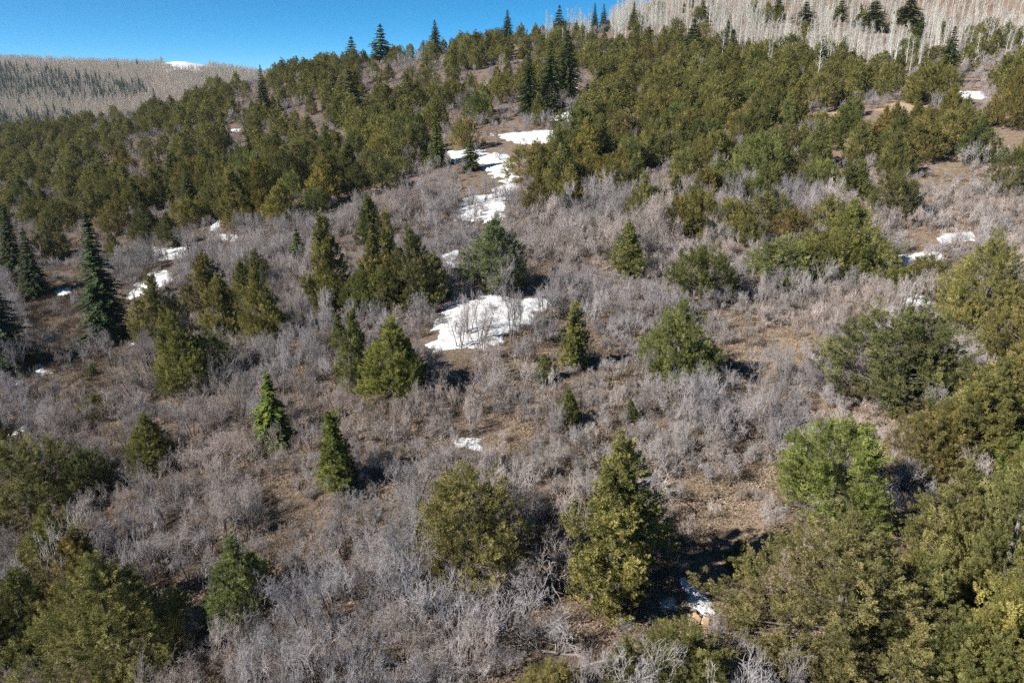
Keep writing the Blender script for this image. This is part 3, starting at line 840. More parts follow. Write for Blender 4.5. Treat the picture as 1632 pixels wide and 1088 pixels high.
SLOPE_F = [
    (58, 560, 92, 34), (38, 607, 88, 40), (31, 694, 70, 27), (15, 809, 58, 24), (8, 890, 52, 26), (83, 844, 182, 42), (62, 878, 172, 46), (47, 905, 155, 46), (130, 877, 182, 36),
    (110, 564, 197, 56), (133, 934, 176, 40), (217, 750, 272, 34), (30, 1101, 97, 40), (40, 1505, 132, 38),
    (103, 423, 182, 24), (215, 400, 268, 28), (260, 303, 336, 28), (247, 277, 302, 26), (220, 33, 250, 28), (307, 180, 350, 36), (140, 250, 188, 18),
    (-8, 1240, 30, 24), (2, 1282, 40, 34), (-8, 1338, 34, 22), (-4, 1391, 50, 46), (-10, 1446, 40, 44), (22, 1366, 44, 20), (-8, 1118, 36, 20), (6, 962, 46, 18), (4, 948, 42, 14), (2, 1008, 48, 16), (22, 1464, 60, 22),
]

placed = []          # x, y, crown radius of every conifer
def place_tree(kind, vt, ub, vb, w, tint, label, group, near=True):
    depr = max(0, math.atan(-ray(ub, vb)[2] / ray(ub, vb)[1]))
    vb2 = vb - (0.30 * w * math.sin(depr) if kind == 'J' else 0)
    x, y, z = ground(ub, vb2)
    d = y * CP - z * SP
    wid = w / FPX * d
    r = ray(ub, vt); ztop = r[2] / r[1] * y
    h = max(0.9, ztop - z)
    asp = h / wid
    pool = JUN if kind == 'J' else FIR
    cand = sorted(pool, key=lambda q: abs(math.log((q['H'] / q['W']) / asp)) + 0.12 * random.random() + (0.25 if kind == 'F' else 0.8) * abs(math.log(q['H'] / h)))
    q = cand[0]
    sx = wid / q['W'] * (1.12 if kind == 'J' else 1.3); sz = h / q['H']
    tn = 0.06
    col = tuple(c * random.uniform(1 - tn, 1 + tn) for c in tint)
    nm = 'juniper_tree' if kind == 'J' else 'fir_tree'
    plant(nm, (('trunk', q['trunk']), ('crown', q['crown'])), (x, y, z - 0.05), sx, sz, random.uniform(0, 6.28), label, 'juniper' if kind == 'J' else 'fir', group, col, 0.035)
    placed.append((x, y, wid * 0.5))
    return x, y, z, h, wid

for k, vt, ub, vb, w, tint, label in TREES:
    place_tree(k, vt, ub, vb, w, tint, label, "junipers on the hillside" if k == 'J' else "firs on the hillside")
J_TINTS = [OL, OL, OL, GN, BR, (1.08, 1.0, 0.85), (0.85, 0.95, 0.95), DK]
def jlabel(ub, tint, big):
    c = "reddish-brown" if tint is BR else "dark" if tint is DK else "green" if tint is GN else "olive"
    return "%s %s juniper in the dense stand %s" % ("large" if big else "small", c, "between gully snow and pale aspens" if ub > 830 else "on the ridge facing the far mountain")
def jgroup(ub): return "junipers between the gully snow and the aspens" if ub > 830 else "junipers on the ridge slope"
for vt, ub, vb, w in SLOPE_J:
    tn_ = random.choice(J_TINTS)
    place_tree('J', vt, ub, vb, w, tn_, jlabel(ub, tn_, vb - vt > 56), jgroup(ub))
for vt, ub, vb, w in SLOPE_F:
    if vb < 105 and ub > 940 and ub not in (1101, 1505): lb, gp = "dark conifer standing among pale leafless aspens", "conifers among the aspens"
    elif vb < 100: lb, gp = "dark pointed fir rising above the junipers on the skyline", "firs on the skyline"
    elif 830 < ub < 940: lb, gp = "tall fir of the group at the head of the gully snow", "firs at the head of the gully snow"
    else: lb, gp = "dark green fir standing out among olive junipers on the upper slope", "firs among the upper junipers"
    place_tree('F', vt, ub, vb, w, (1.75, 1.5, 1.0) if 'among the aspens' in gp else (1.2, 1.1, 0.95), lb, gp)

# ------------------------------------------------------------------ more junipers filling the upper slope
OPEN_PX = [  # shrubby openings of the upper slope
    [(570, 270), (760, 270), (760, 370), (560, 370)], [(700, 160), (930, 160), (830, 310), (700, 310)], [(840, 330), (1040, 290), (1060, 370), (900, 400)],
    [(640, 90), (720, 70), (720, 130), (640, 140)], [(590, 110), (640, 110), (640, 150), (590, 160)], [(1280, 200), (1420, 160), (1500, 175), (1400, 200), (1330, 240)],
    [(1390, 90), (1632, 60), (1632, 110), (1540, 170), (1420, 160)], [(1430, 250), (1632, 240), (1632, 420), (1450, 380)], [(1120, 330), (1300, 300), (1300, 420), (1100, 420)],
    [(220, 225), (300, 215), (290, 280), (170, 295)], [(360, 130), (440, 130), (440, 190), (370, 190)], [(80, 280), (130, 270), (120, 300), (80, 300)],
    [(790, 60), (880, 50), (900, 70), (800, 90)], [(400, 330), (560, 330), (560, 420), (380, 420)], [(0, 400), (240, 380), (240, 600), (0, 600)],
    [(1340, 70), (1420, 60), (1400, 120), (1350, 110)],
]
def scatter_xy(rg, n, x0, x1, y0, y1): return rg.uniform(x0, x1, n), rg.uniform(y0, y1, n)
PL = np.array(placed)
def far_from(xs, ys, extra):
    ok = np.ones(len(xs), bool)
    for i in range(0, len(xs), 4000):
        d = np.hypot(xs[i:i + 4000, None] - PL[None, :, 0], ys[i:i + 4000, None] - PL[None, :, 1])
        ok[i:i + 4000] = (d > PL[None, :, 2] * 0.8 + extra).all(1)
    return ok

ASPEN_PX = [(850, 40), (900, 62), (960, 78), (1060, 72), (1110, 60), (1160, 95), (1230, 100), (1330, 118), (1400, 128), (1440, 100), (1540, 78), (1700, 75), (1900, 60), (1900, -300), (860, -300), (840, 25)]
def snow_front(p, m):
    cu = sum(q[0] for q in p) / len(p); cv = max(q[1] for q in p); x_, y_, z_ = ground(cu, cv); dd = m * FPX / (y_ * CP - z_ * SP)
    lo = sorted(p); t0 = min(q[1] for q in p)
    return [(lo[0][0] - 12, t0), (lo[0][0] - 12, lo[0][1] + dd), (cu, cv + dd), (lo[-1][0] + 12, lo[-1][1] + dd), (lo[-1][0] + 12, t0)]
SNOW_PX_ALL = [snow_front(p, 4.5) for p, *_ in SNOWS] + [snow_front(p, 1.2) for p in SOIL_PX[1:3]]
xs, ys = scatter_xy(RNG, 16000, -260, 260, 80, 345)
zs = hgt(xs, ys); us, vs, ds = project(xs, ys, zs)
k = (us > -150) & (us < 1782) & (vs < 425) & far_from(xs, ys, 0.2)
k &= ~in_poly(us, vs, ASPEN_PX) | (in_poly(us, vs, ASPEN_PX) & (RNG.random(len(xs)) < 0.03))
dens = 0.95 * np.clip((fbm(xs, ys, 26, 51, 3) - 0.22) * 3.2, 0, 1)
dens = np.where(in_poly(us, vs, [(930, 100), (1330, 90), (1330, 240), (1250, 330), (1080, 385), (960, 330), (870, 240)]), np.clip((fbm(xs, ys, 9, 59, 3) - 0.22) * 4.5, 0.3, 1), dens)
for p in OPEN_PX: dens = np.where(in_poly(us, vs, p), dens * 0.10, dens)
for p in SNOW_PX_ALL: dens = np.where(in_poly(us, vs, p), 0, dens)
dens = np.where((us > 1250) & (vs > 230), dens * 0.35, dens)
dens = np.where((vs > 330), dens * np.where((us < 560) | ((us > 1050) & (us < 1330)), 0.5, 0.2), dens)
dens = np.where(us < 830, dens * np.clip((fbm(xs, ys, 13, 57, 3) - 0.30) * 5, 0.25, 0.95), dens)
k &= RNG.random(len(xs)) < dens
xs, ys, zs, us, vs = xs[k], ys[k], zs[k], us[k], vs[k]
sel = []; cell = {}
for i in range(len(xs)):      # keep crowns apart
    c = (int(xs[i] // 4), int(ys[i] // 4)); bad = False
    for a in (-1, 0, 1):
        for b in (-1, 0, 1):
            for j in cell.get((c[0] + a, c[1] + b), ()):
                if (xs[i] - xs[j]) ** 2 + (ys[i] - ys[j]) ** 2 < 2.9 ** 2: bad = True
    if not bad: sel.append(i); cell.setdefault(c, []).append(i)
sel = sorted(sel, key=lambda i: ys[i])
n_done = sum(1 for o in COL.objects if o.name.startswith('juniper_tree'))
vis = [i for i in sel if -20 < us[i] < 1652]
indiv = set(vis[:max(0, 296 - n_done)])
stP, stV, stR, stS = [], [], [], []
for i in sel:
    h = random.uniform(3.4, 6.6); w = h * random.uniform(0.62, 1.0)
    if i in indiv:
        q = min(JUN[2:], key=lambda q: abs(math.log(q['H'] / q['W'] * w / h)) + 0.4 * random.random())
        ub = us[i]
        tn_ = random.choice(J_TINTS)
        plant('juniper_tree', (('trunk', q['trunk']), ('crown', q['crown'])), (xs[i], ys[i], zs[i] - .05), w / q['W'], h / q['H'], random.uniform(0, 6.28),
              jlabel(ub, tn_, h / math.hypot(xs[i], ys[i]) * FPX > 56), 'juniper', jgroup(ub), tn_, 0.04)
    else:
        v = random.randrange(len(JUN_FAR)); q = JUN_FAR[v]
        stP.append((xs[i], ys[i], zs[i] - .05)); stV.append(v); stR.append((0, 0, random.uniform(0, 6.28))); stS.append((w / q['W'], w / q['W'], h / q['H']))
    placed.append((xs[i], ys[i], w * 0.5))
print("junipers", n_done, len(indiv), "far", len(stP))
if stP: scatter_object("far_juniper_wood", stP, stV, stR, stS, [q['mesh'] for q in JUN_FAR], (0.95, 0.96, 0.9, 1), "distant olive juniper wood covering the ridge up to the skyline", "juniper wood")
PL = np.array(placed)

# ------------------------------------------------------------------ leafless oak thickets
CLEAR_PX = MEADOW_PX + SOIL_PX + [p for p, *_ in SNOWS] + [
    [(40, 470), (150, 455), (200, 480), (230, 520), (140, 560), (40, 540)], [(840, 960), (1060, 965), (1050, 1030), (850, 1010)],
    [(690, 580), (770, 590), (770, 650), (700, 640)], [(1130, 560), (1180, 590), (1180, 620), (1130, 620)], [(1060, 845), (1240, 845), (1190, 960), (1060, 900)],
]
def with_front(poly, metres):
    # the plants that would stand in front of a low patch and hide it are cleared too
    cu = sum(p[0] for p in poly) / len(poly); cv = max(p[1] for p in poly)
    x_, y_, z_ = ground(cu, cv); dd = metres * FPX / (y_ * CP - z_ * SP)
    lo = sorted(poly)
    return [(lo[0][0], lo[0][1]), (lo[0][0], lo[0][1] + dd), (cu, cv + dd), (lo[-1][0], lo[-1][1] + dd), (lo[-1][0], lo[-1][1])]
SNOW_PX = [p for p, *_ in SNOWS]
FRONT_PX = [[(1420, 365), (1560, 362), (1560, 430), (1500, 500), (1425, 500)], [(20, 440), (160, 440), (230, 480), (235, 580), (150, 610), (20, 600)], [(1180, 1010), (1290, 900), (1632, 760), (1700, 760), (1900, 1900), (1150, 1900)], [(1045, 900), (1260, 835), (1290, 890), (1190, 1010), (1200, 1300), (1000, 1300), (1030, 1070)], [(840, 965), (1050, 965), (1040, 1070), (850, 1070)]] + [with_front(p, 1.7) for p in SNOW_PX] + [with_front(p, 1.3) for p in MEADOW_PX + SOIL_PX]
def oak_points(n, x0, x1, y0, y1, keep, seed, dmin):
    rg = np.random.default_rng(seed)
    x, y = scatter_xy(rg, n, x0, x1, y0, y1)
    m = (np.abs(x) < y * 1.0 + 12)
    x, y = x[m], y[m]
    z = hgt(x, y); u, v, d = project(x, y, z)
    de = keep * np.clip((fbm(x, y, 6, 61, 3) - 0.25) * 6, 0.08, 1)
    cl = np.zeros(len(x), bool)
    for p in CLEAR_PX: cl |= in_poly(u, v, p)
    fr = np.zeros(len(x), bool)
    for p in FRONT_PX: fr |= in_poly(u, v, p)
    de = np.where(fr, np.where(v < 365, 0.28, 0.10) * de, de)
    de = np.where(cl, np.where(v < 365, 0.10, 0.02), de)
    de = np.where(in_poly(u, v, ASPEN_PX), de * 0.3, de)
    m = rg.random(len(x)) < de
    ok = np.ones(len(x), bool)
    for i in range(0, len(x), 4000):
        dd = np.hypot(x[i:i + 4000, None] - PL[None, :, 0], y[i:i + 4000, None] - PL[None, :, 1])
        ok[i:i + 4000] = (dd > PL[None, :, 2] * 0.92 + 0.15).all(1)
    m &= ok
    x, y, z, u, v = x[m], y[m], z[m], u[m], v[m]
    kp = []; cell = {}
    for i in range(len(x)):
        c = (int(x[i] // dmin), int(y[i] // dmin)); bad = False
        for a in (-1, 0, 1):
            for b in (-1, 0, 1):
                for j in cell.get((c[0] + a, c[1] + b), ()):
                    if (x[i] - x[j]) ** 2 + (y[i] - y[j]) ** 2 < dmin * dmin: bad = True
        if not bad: kp.append(i); cell.setdefault(c, []).append(i)
    return x[kp], y[kp], z[kp], u[kp], v[kp]
near = oak_points(36000, -95, 95, 14, 95, 1.0, 71, 0.84)
farp = oak_points(26000, -240, 240, 95, 300, 1.0, 72, 1.25)
ox, oy, oz, ou, ov = [np.concatenate([a, b]) for a, b in zip(near, farp)]
TALL_PX = [[(570, 265), (760, 270), (760, 375), (540, 400)], [(840, 310), (1040, 300), (1060, 420), (860, 430)]]
tall = np.zeros(len(ox), bool)
for p in TALL_PX: tall |= in_poly(ou, ov, p)
scl = RNG.uniform(0.62, 1.12, len(ox)) * (0.64 + 0.74 * vnoise(ox, oy, 7, 77)) * np.where(tall, 1.3, 1.0) * np.where(oy > 70, 0.92, 1.0)
dist = np.hypot(ox, oy)
rank = sorted([i for i in range(len(ox)) if -10 < ou[i] < 1642 and 0 < ov[i] < 1120], key=lambda i: dist[i] / scl[i])
ind = set(rank[:298])
def oak_zone(u, v, h):
    z = "low" if h < 1.9 else "tall" if h > 2.9 else "waist-high"
    if u < 560: return z + " leafless grey oak shrub around the massive olive juniper", "oak shrubs around the massive olive juniper"
    if u < 1050: return z + " leafless grey oak shrub around the round-topped and pointed junipers", "oak shrubs around the round-topped and pointed junipers"
    return z + " leafless grey oak shrub by the dirt path and widest juniper", "oak shrubs by the dirt path"
sP, sV, sR, sS = [], [], [], []
OAK_TINTS = [(1, 1, 1), (0.93, 0.93, 0.97), (1.05, 0.98, 0.93), (0.85, 0.85, 0.88), (1.08, 1.04, 1.04)]
for i in range(len(ox)):
    v = random.randrange(len(OAK)); q = OAK[v]; s = scl[i]; sz = s * random.uniform(0.85, 1.15)
    if i in ind:
        l, g = oak_zone(ou[i], ov[i], sz * q['H'])
        plant('oak_shrub', [('stem', m_) for m_ in q['stem']] + [('crown', q['crown'])], (ox[i], oy[i], oz[i] - 0.04), s, sz, random.uniform(0, 6.28), l, 'oak shrub', g, random.choice(OAK_TINTS), 0.1)
    else:
        sP.append((ox[i], oy[i], oz[i] - 0.04)); sV.append(v); sR.append((random.uniform(-.1, .1), random.uniform(-.1, .1), random.uniform(0, 6.28))); sS.append((s, s, sz))
rg_ = np.random.default_rng(73)
ux, uy = scatter_xy(rg_, 15000, -95, 95, 16, 95)      # knee-high suckers between the shrubs
m_ = np.abs(ux) < uy * 0.95 + 8; ux, uy = ux[m_], uy[m_]
uz = hgt(ux, uy); uu_, uv_, _d = project(ux, uy, uz)
cl_ = np.zeros(len(ux), bool)
for p in CLEAR_PX + FRONT_PX: cl_ |= in_poly(uu_, uv_, p)
m_ = rg_.random(len(ux)) < np.where(cl_, 0.12, 0.8)
for a_, b_, c_ in zip(ux[m_], uy[m_], uz[m_]):
    s = random.uniform(0.22, 0.5)
    sP.append((a_, b_, c_ - 0.03)); sV.append(random.randrange(len(OAK))); sR.append((random.uniform(-.15, .15), random.uniform(-.15, .15), random.uniform(0, 6.28))); sS.append((s * 1.2, s * 1.2, s))
print("oaks", len(ind), "thicket", len(sP))
scatter_object("oak_thicket", sP, sV, sR, sS, [q['mesh'] for q in OAK], (1, 0.98, 0.98, 1), "leafless grey oak thicket spreading over the whole hillside", "oak thicket")

# ------------------------------------------------------------------ aspens
xs, ys = scatter_xy(RNG, 14000, -10, 300, 150, 440)
zs = hgt(xs, ys); us, vs, ds = project(xs, ys, zs)
k = (in_poly(us, vs, ASPEN_PX) | (in_poly(us, vs - 38, ASPEN_PX) & (RNG.random(len(xs)) < 0.16))) & (us < 1900) & far_from(xs, ys, 1.0)
for vt, ub, vb, w in SLOPE_F[-11:]: k &= ~((np.abs(us - ub) < w * 0.55) & (vs > vb) & (vs < vb + 34))
k &= RNG.random(len(xs)) < np.clip((fbm(xs, ys, 16, 81, 3) - 0.30) * 5, 0.08, 1) * 0.9
xs, ys, zs, us, vs = xs[k], ys[k], zs[k], us[k], vs[k]
order = sorted(range(len(xs)), key=lambda i: ys[i])
visible = [i for i in order if us[i] < 1640 and vs[i] > -5]
ind = set(visible[:298])
sP, sV, sR, sS = [], [], [], []
for i in order:
    v = random.randrange(len(ASP)); q = ASP[v]; s = random.uniform(0.36, 0.78)
    if i in ind:
        plant('aspen_tree', (('trunk', q['trunk']), ('crown', q['crown'])), (xs[i], ys[i], zs[i]), s, s, random.uniform(0, 6.28),
              ("tall" if s * q["H"] > 6.5 else "short") + " leafless white-stemmed aspen at the lower edge of the grove above the junipers", 'aspen', "aspens at the lower edge of the grove", (1, 1, 1), 0.04)
    else:
        sP.append((xs[i], ys[i], zs[i])); sV.append(v); sR.append((random.uniform(-.04, .04), random.uniform(-.04, .04), random.uniform(0, 6.28))); sS.append((s, s, s))
print("aspens", len(ind), len(sP))
scatter_object("aspen_grove", sP, sV, sR, sS, [q['mesh'] for q in ASP], (1, 1, 1, 1), "pale leafless aspen grove filling the high slope behind the junipers", "aspen grove")

# ------------------------------------------------------------------ woods and snow of the far mountain
mz = mV[:, 2].reshape(mr, mc); mx = mV[:, 0].reshape(mr, mc); my = mV[:, 1].reshape(mr, mc)
def mountain_at(n, rg):
    a = rg.uniform(0, mr - 1.001, n); b = rg.uniform(0, mc - 1.001, n)
    i = a.astype(int); j = b.astype(int); f = a - i; g = b - j
    def L(M): return (M[i, j] * (1 - g) + M[i, j + 1] * g) * (1 - f) + (M[i + 1, j] * (1 - g) + M[i + 1, j + 1] * g) * f
    return L(mx), L(my), L(mz)
rg = np.random.default_rng(91)
x, y, z = mountain_at(120000, rg)
u, v, d = project(x, y, z)
SNOWCAP = [(256, 80), (290, 70), (338, 85), (340, 104), (325, 114), (285, 114), (262, 106)]
m = (u > -250) & (u < 560) & (v < 215) & (y < 1100) & ~in_poly(u, v, SNOWCAP)
DARKWOOD = [(-250, 110), (60, 112), (140, 125), (230, 138), (240, 150), (150, 165), (120, 215), (-250, 240)]
darkp = np.where(in_poly(u, v, DARKWOOD), 0.17 * np.clip((fbm(x, y, 60, 95, 3) - .3) * 5, 0.05, 1), 0.001)
isf = rg.random(len(x)) < darkp
ma = m & ~isf; mf = m & isf
n = int(ma.sum()); s = rg.uniform(0.42, 0.78, n)
scatter_object("far_aspen_forest", np.stack([x, y, z], 1)[ma], rg.integers(0, len(ASP), n), np.stack([rg.normal(0, .04, n), rg.normal(0, .04, n), rg.uniform(0, 6.28, n)], 1), np.stack([s * 1.7, s * 1.7, s], 1),
               [q['mesh'] for q in ASP], (1.05, 1.0, 0.95, 1), "leafless aspen forest covering the far mountain", "aspen forest")
n = int(mf.sum()); s = rg.uniform(0.7, 1.2, n)
scatter_object("far_fir_wood", np.stack([x, y, z], 1)[mf], rg.integers(0, len(FIR), n), np.stack([np.zeros(n), np.zeros(n), rg.uniform(0, 6.28, n)], 1), np.stack([s, s, s], 1),
               [q['mesh'] for q in FIR], (1.3, 1.2, 1.25, 1), "dark fir wood on the lower flank of the far mountain", "fir wood")
print("far mountain", int(ma.sum()), int(mf.sum()))
def snowcap():
    uu = np.linspace(225, 360, 120)
    V = []
    rowsn = 40
    for r_ in range(rowsn):
        for a in uu:
            top = np.interp(a, [q[0] for q in MOUNTAIN_SKY], [q[1] for q in MOUNTAIN_SKY])
            Y = 1060 - 85 * r_ / (rowsn - 1) + 12
            V.append(((a - 816) / FPX * Y * CP, Y))
    V = np.array(V)
    i = np.clip((V[:, 1] - 520) / 620 * (mr - 1), 0, mr - 1.001); 
    uu2 = V[:, 0] / CP / V[:, 1] * FPX + 816
    j = np.clip((uu2 + 900) / 1800 * (mc - 1), 0, mc - 1.001)
    ia = i.astype(int); ja = j.astype(int); f = i - ia; g = j - ja
    Z = (mz[ia, ja] * (1 - g) + mz[ia, ja + 1] * g) * (1 - f) + (mz[ia + 1, ja] * (1 - g) + mz[ia + 1, ja + 1] * g) * f
    edge = np.abs((uu2 - 298) / 46) + (fbm(V[:, 0], V[:, 1], 22, 97) - .47) * 2.0 + np.clip((1060 - V[:, 1]) / 85, 0, 1) * 0.6
    V3 = np.stack([V[:, 0], V[:, 1], Z + np.where(edge < 1, 1.9 * np.sqrt(np.clip(1 - edge, 0, 1)) + 0.3, -1.5)], 1)
    n_ = len(uu)
    q = (np.arange(rowsn - 1)[:, None] * n_ + np.arange(n_ - 1)[None, :]).ravel()
    o0 = V3.mean(0)
    o = obj("snow_field", mesh_np("snow_field", V3 - o0, np.stack([q, q + 1, q + n_ + 1, q + n_], 1), M_SNOW, None, True), None, o0)
    tag(o, "white snow field on the crest of the far mountain", "snow field")
snowcap()

# ------------------------------------------------------------------ dry grass and low brush
def tuft(rg, n, H, sp):
    a = rg.uniform(0, 6.28, n); r_ = sp * np.sqrt(rg.random(n))
    C = np.stack([r_ * np.cos(a), r_ * np.sin(a), np.full(n, -0.02)], 1)
    D = np.stack([np.cos(a) * 0.5, np.sin(a) * 0.5, np.ones(n)], 1) + rg.normal(0, 0.35, (n, 3)) * np.array([1, 1, .3])
    return leaves(C, D, rg.normal(size=(n, 3)), rg.uniform(.5, 1, n) * H, rg.uniform(.012, .03, n))
TUFT = []
for k_ in range(4):
    V, F = tuft(rng, 44, 0.30, 0.24); TUFT.append(mesh_np("grass_tuft", V, F, M_GRASS))
BRUSH = []
for k_ in range(3):
    V, F = tuft(rng, 150, 0.45, 0.45); BRUSH.append(mesh_np("brush_tuft", V, F, M_BRUSH))
rg = np.random.default_rng(101)
x, y = scatter_xy(rg, 60000, -100, 100, 16, 120)
m = np.abs(x) < y * 0.85 + 6; x, y = x[m], y[m]
z = hgt(x, y); u, v, d = project(x, y, z)
cl = np.zeros(len(x), bool)
for p in [p for p, *_ in SNOWS] + SOIL_PX[:1]: cl |= in_poly(u, v, p)
br = in_poly(u, v, [(20, 440), (160, 440), (230, 520), (230, 620), (140, 660), (0, 660)]) & (rg.random(len(x)) < 0.6)
m = ~cl & (rg.random(len(x)) < np.clip((fbm(x, y, 6, 103, 3) - .2) * 4, .15, 1))
mg = m & ~br; mb = m & br
n = int(mg.sum()); s = rg.uniform(.6, 1.3, n)
scatter_object("dry_grass", np.stack([x, y, z], 1)[mg], rg.integers(0, 4, n), np.stack([np.zeros(n), np.zeros(n), rg.uniform(0, 6.28, n)], 1), np.stack([s, s, s], 1), TUFT, (1, 1, 1, 1), "tufts of straw-coloured dry grass over the hillside", "grass")
n = int(mb.sum()); s = rg.uniform(.6, 1.4, n)
scatter_object("low_brush", np.stack([x, y, z], 1)[mb], rg.integers(0, 3, n), np.stack([np.zeros(n), np.zeros(n), rg.uniform(0, 6.28, n)], 1), np.stack([s, s, s], 1), BRUSH, (1, 1, 1, 1), "low brown brush around the lone firs", "brush")

M_LITTER = bark_mat("leaf_litter", (0.12, 0.088, 0.065), (0.36, 0.28, 0.21), 3.0, 0.9, 0.5)
LITTER = []
for k_ in range(4):
    n = 110
    C = np.stack([rng.uniform(-.7, .7, n), rng.uniform(-.7, .7, n), rng.uniform(0.01, 0.10, n)], 1)
    V, F = leaves(C, rng.normal(size=(n, 3)) * np.array([1, 1, .25]), np.array([0, 0, 1.0]) + rng.normal(0, .35, (n, 3)), rng.uniform(.06, .13, n), rng.uniform(.04, .08, n))
    LITTER.append(mesh_np("litter_patch", V, F, M_LITTER))
x, y = scatter_xy(rg, 26000, -70, 75, 16, 85)
m = (np.abs(x) < y * 0.85 + 6) & (rg.random(len(x)) < np.clip((fbm(x, y, 5, 107, 3) - .25) * 4, .1, 1)); x, y = x[m], y[m]
z = hgt(x, y); u, v, d = project(x, y, z)
cl = np.zeros(len(x), bool)
for p in SNOW_PX: cl |= in_poly(u, v, p)
x, y, z = x[~cl], y[~cl], z[~cl]
n = len(x); s = rg.uniform(.7, 1.3, n)
scatter_object("leaf_litter", np.stack([x, y, z], 1), rg.integers(0, 4, n), np.stack([rg.normal(0, .1, n), rg.normal(0, .1, n), rg.uniform(0, 6.28, n)], 1), np.stack([s, s, s], 1), LITTER, (1, 1, 1, 1), "brown fallen oak leaves littering the ground between shrubs", "leaf litter")
# ------------------------------------------------------------------ rocks
def rock(u, v, size, label, squash=0.7):
    import bmesh
    x, y, z = ground(u, v)
    bm = bmesh.new(); bmesh.ops.create_icosphere(bm, subdivisions=3, radius=1)
    sd_ = random.uniform(0, 99)
    pl = [Vector((random.gauss(0, 1), random.gauss(0, 1), random.gauss(0, 1))).normalized() for _ in range(9)]
    for w in bm.verts:
        n_ = w.co.normalized(); r_ = 1.0
        for p in pl:
            dd = n_.dot(p)
            if dd > 0.55: r_ = min(r_, 0.72 / dd)
        r_ *= 1 + 0.05 * math.sin(7 * n_.x + sd_) * math.cos(6 * n_.y + sd_)
        w.co = Vector((n_.x * r_, n_.y * r_ * 0.85, n_.z * r_ * squash)) * size
    me = bpy.data.meshes.new("rock"); bm.to_mesh(me); bm.free(); me.materials.append(M_ROCK)
    o = obj("rock", me, None, (x, y, z + size * squash * 0.45)); o.rotation_euler = (random.uniform(-.3, .3), random.uniform(-.3, .3), random.uniform(0, 6))
    tag(o, label, "rock", "tan rocks beside the dirt path")
def pebble():
    import bmesh
    bm = bmesh.new(); bmesh.ops.create_icosphere(bm, subdivisions=1, radius=0.1)
    for w in bm.verts: w.co = Vector((w.co.x * random.uniform(.7, 1.3), w.co.y * random.uniform(.7, 1.2), w.co.z * random.uniform(.4, .8)))
    me = bpy.data.meshes.new("pebble"); bm.to_mesh(me); bm.free(); me.materials.append(M_ROCK); return me
PEB = [pebble() for _ in range(5)]
x, y = scatter_xy(rg, 16000, -45, 55, 17, 75)
z = hgt(x, y); u, v, d = project(x, y, z)
sm = np.zeros(len(x), bool)
for p in SOIL_PX + MEADOW_PX: sm |= in_poly(u, v, p)
sn = np.zeros(len(x), bool)
for p in SNOW_PX: sn |= in_poly(u, v, p)
m = (rg.random(len(x)) < np.where(sm, 0.5, 0.10)) & ~sn; x, y, z = x[m], y[m], z[m]
n = len(x); s = rg.uniform(.25, 1.0, n) ** 1.6 * 1.3 + 0.12
scatter_object("gravel", np.stack([x, y, z], 1), rg.integers(0, 5, n), rg.uniform(0, 6, (n, 3)) * np.array([.1, .1, 1]), np.stack([s, s, s], 1), PEB, (1, 1, 1, 1), "small tan stones strewn over bare soil and dry grass", "gravel")
rock(1110, 990, 0.30, "squarish tan rock just below the snow strip")
rock(1124, 992, 0.26, "tan rock next to the squarish one below the snow strip")
rock(1104, 980, 0.20, "small pointed tan rock touching the lower end of the snow strip", 1.0)
rock(1239, 868, 0.30, "upright tan boulder on the path at the edge of shade", 1.2)
rock(1232, 884, 0.28, "flat pale slab on the path below the upright boulder", 0.4)
rock(1262, 852, 0.22, "flat pale stone at the foot of the bright green juniper", 0.35)
rock(904, 1018, 0.22, "tan rock on bare soil above the fallen dead limbs", 0.7)
rock(928, 1020, 0.16, "small pale stone on bare soil next to a tan rock", 0.6)
rock(1215, 878, 0.16, "little tan stone on the path beside the flat slab", 0.6)

# ------------------------------------------------------------------ dead wood
def dead_tree(name, u, v, H, lean, label, seed, nk=(9, 4, 2), r0=0.07, cat="dead tree", fallen=False):
    rg = np.random.default_rng(seed)
    x, y, z = ground(u, v)
    out = []
    d = np.array([lean[0], lean[1], lean[2]], float); d /= np.linalg.norm(d)
    branching(rg, np.array([0, 0, 0.0 if fallen else -0.2]), d, H, r0, 0, 2, out, nk, 0.6, 0.0 if fallen else 0.04, 0.13, (7, 5, 3))
    if fallen:
        for o in out:
            for p in (o[0], o[1]): p[2] = abs(p[2])
    st = [o for o in out if o[4] == 0]; tw = [o for o in out if o[4] > 0]
    e = bpy.data.objects.new(name, None); COL.objects.link(e); e.location = (x, y, z + (0.05 if fallen else 0)); tag(e, label, cat)
    V, F = tubes([o[0] for o in st], [o[1] for o in st], [o[2] for o in st], [o[3] for o in st], 6)
    obj("trunk", mesh_np("dead_trunk", V, F, M_DEAD), e)
    groups, last = [], None
    for o in tw:
        if o[4] == 1:
            if o[0] is not last: groups.append([])
            last = o[1]
        groups[-1].append(o)
    for gp in groups:
        V, F = tubes([o[0] for o in gp], [o[1] for o in gp], [max(.012, o[2]) for o in gp], [max(.009, o[3]) for o in gp], 4)
        obj("branch", mesh_np("dead_branch", V, F, M_DEAD), e)
    return e
dead_tree("dead_tree", 1040, 800, 3.6, (0.15, 0, 1), "bleached white bare tree beside the pointed olive juniper", 3, (12, 5, 3))
dead_tree("dead_tree", 880, 955, 2.3, (0.1, 0.05, 1), "pale dead snag in the shadow between the round-topped and pointed junipers", 5, (7, 3, 2), 0.05)
dead_tree("fallen_limb", 935, 1050, 3.0, (-0.9, 0.55, 0.30), "fallen bleached limb forking over the open soil", 8, (6, 3, 2), 0.05, "dead wood", True)
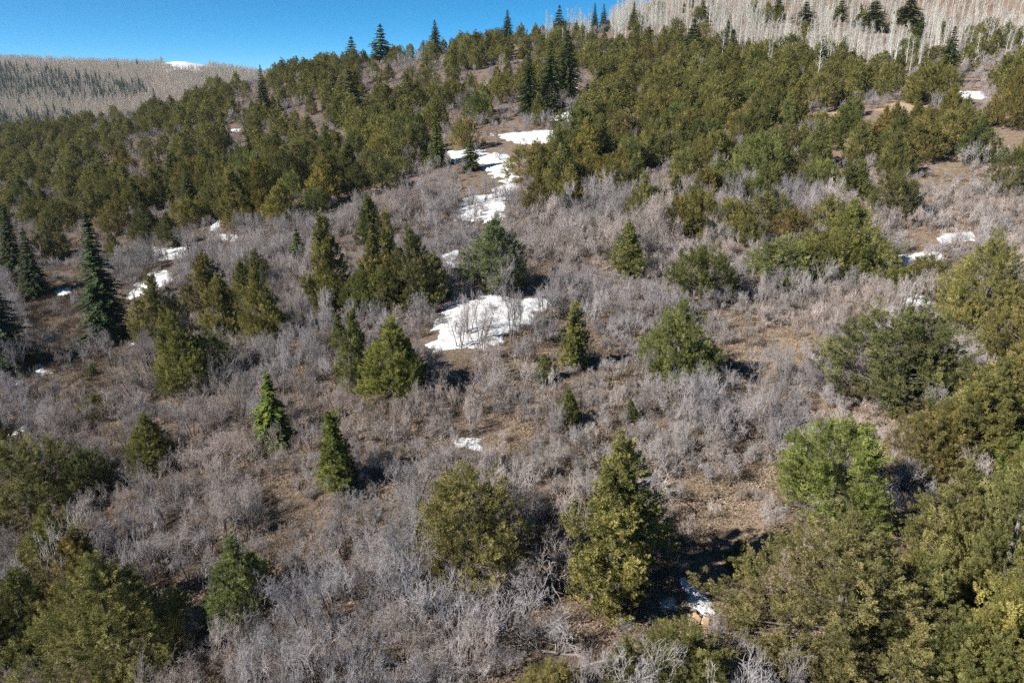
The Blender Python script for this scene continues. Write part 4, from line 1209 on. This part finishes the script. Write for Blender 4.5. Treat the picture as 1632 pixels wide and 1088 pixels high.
dead_tree("fallen_limb", 925, 1062, 2.6, (0.9, 0.3, 0.15), "fallen dark limb lying across the open soil towards the rocks", 13, (6, 3, 2), 0.05, "dead wood", True)
dead_tree("fallen_limb", 1262, 785, 1.8, (-1, 0.3, 0.22), "short pale stick lying beside the bright green juniper", 14, (3, 2, 1), 0.035, "dead wood", True)
dead_tree("fallen_limb", 960, 1085, 2.2, (0.5, -0.6, 0.2), "thin bleached limb pointing downhill from the limb pile", 15, (4, 2, 1), 0.035, "dead wood", True)
# grey rabbitbrush mound on the meadow
q = OAK[4]
x, y, z = ground(1222, 822)
plant('pale_shrub', [('stem', m_) for m_ in q['stem']] + [('crown', q['crown'])], (x, y, z - .05), 0.95, 0.8, 1.0, "pale rounded twiggy shrub alone on the dry grass clearing", 'shrub', None, (1.25, 1.25, 1.25))
print("tris", sum(len(m_.polygons) for m_ in bpy.data.meshes))

# ------------------------------------------------------------------ thin blue air between the camera and the far mountain
def haze_box():
    hm, t, out = mat("thin_air")
    vol = t.nodes.new("ShaderNodeVolumePrincipled")
    vol.inputs["Color"].default_value = (0.82, 0.9, 1.0, 1)
    vol.inputs["Density"].default_value = HAZE_DENSITY
    vol.inputs["Anisotropy"].default_value = 0.3
    t.links.new(vol.outputs[0], out.inputs["Volume"])
    zs_ = [float(Vt[:, 2].min()), float(mV[:, 2].min())]
    lo = np.array([-1750.0, -90.0, min(zs_) - 1.0]); hi = np.array([760.0, 1160.0, float(max(Vt[:, 2].max(), mV[:, 2].max())) + 26.0])
    lo[0] = min(lo[0], float(mV[:, 0].min()) - 5)
    V = [(x_, y_, z_) for z_ in (lo[2], hi[2]) for y_ in (lo[1], hi[1]) for x_ in (lo[0], hi[0])]
    F = [(0, 2, 3, 1), (4, 5, 7, 6), (0, 1, 5, 4), (2, 6, 7, 3), (0, 4, 6, 2), (1, 3, 7, 5)]
    o = obj("haze", mesh_np("haze", V, F, hm)); o["kind"] = "stuff"
    tag(o, "thin blue mountain air between the ridge and the far mountain", "haze")
    return o
HAZE_DENSITY = 0.0001
haze_box()
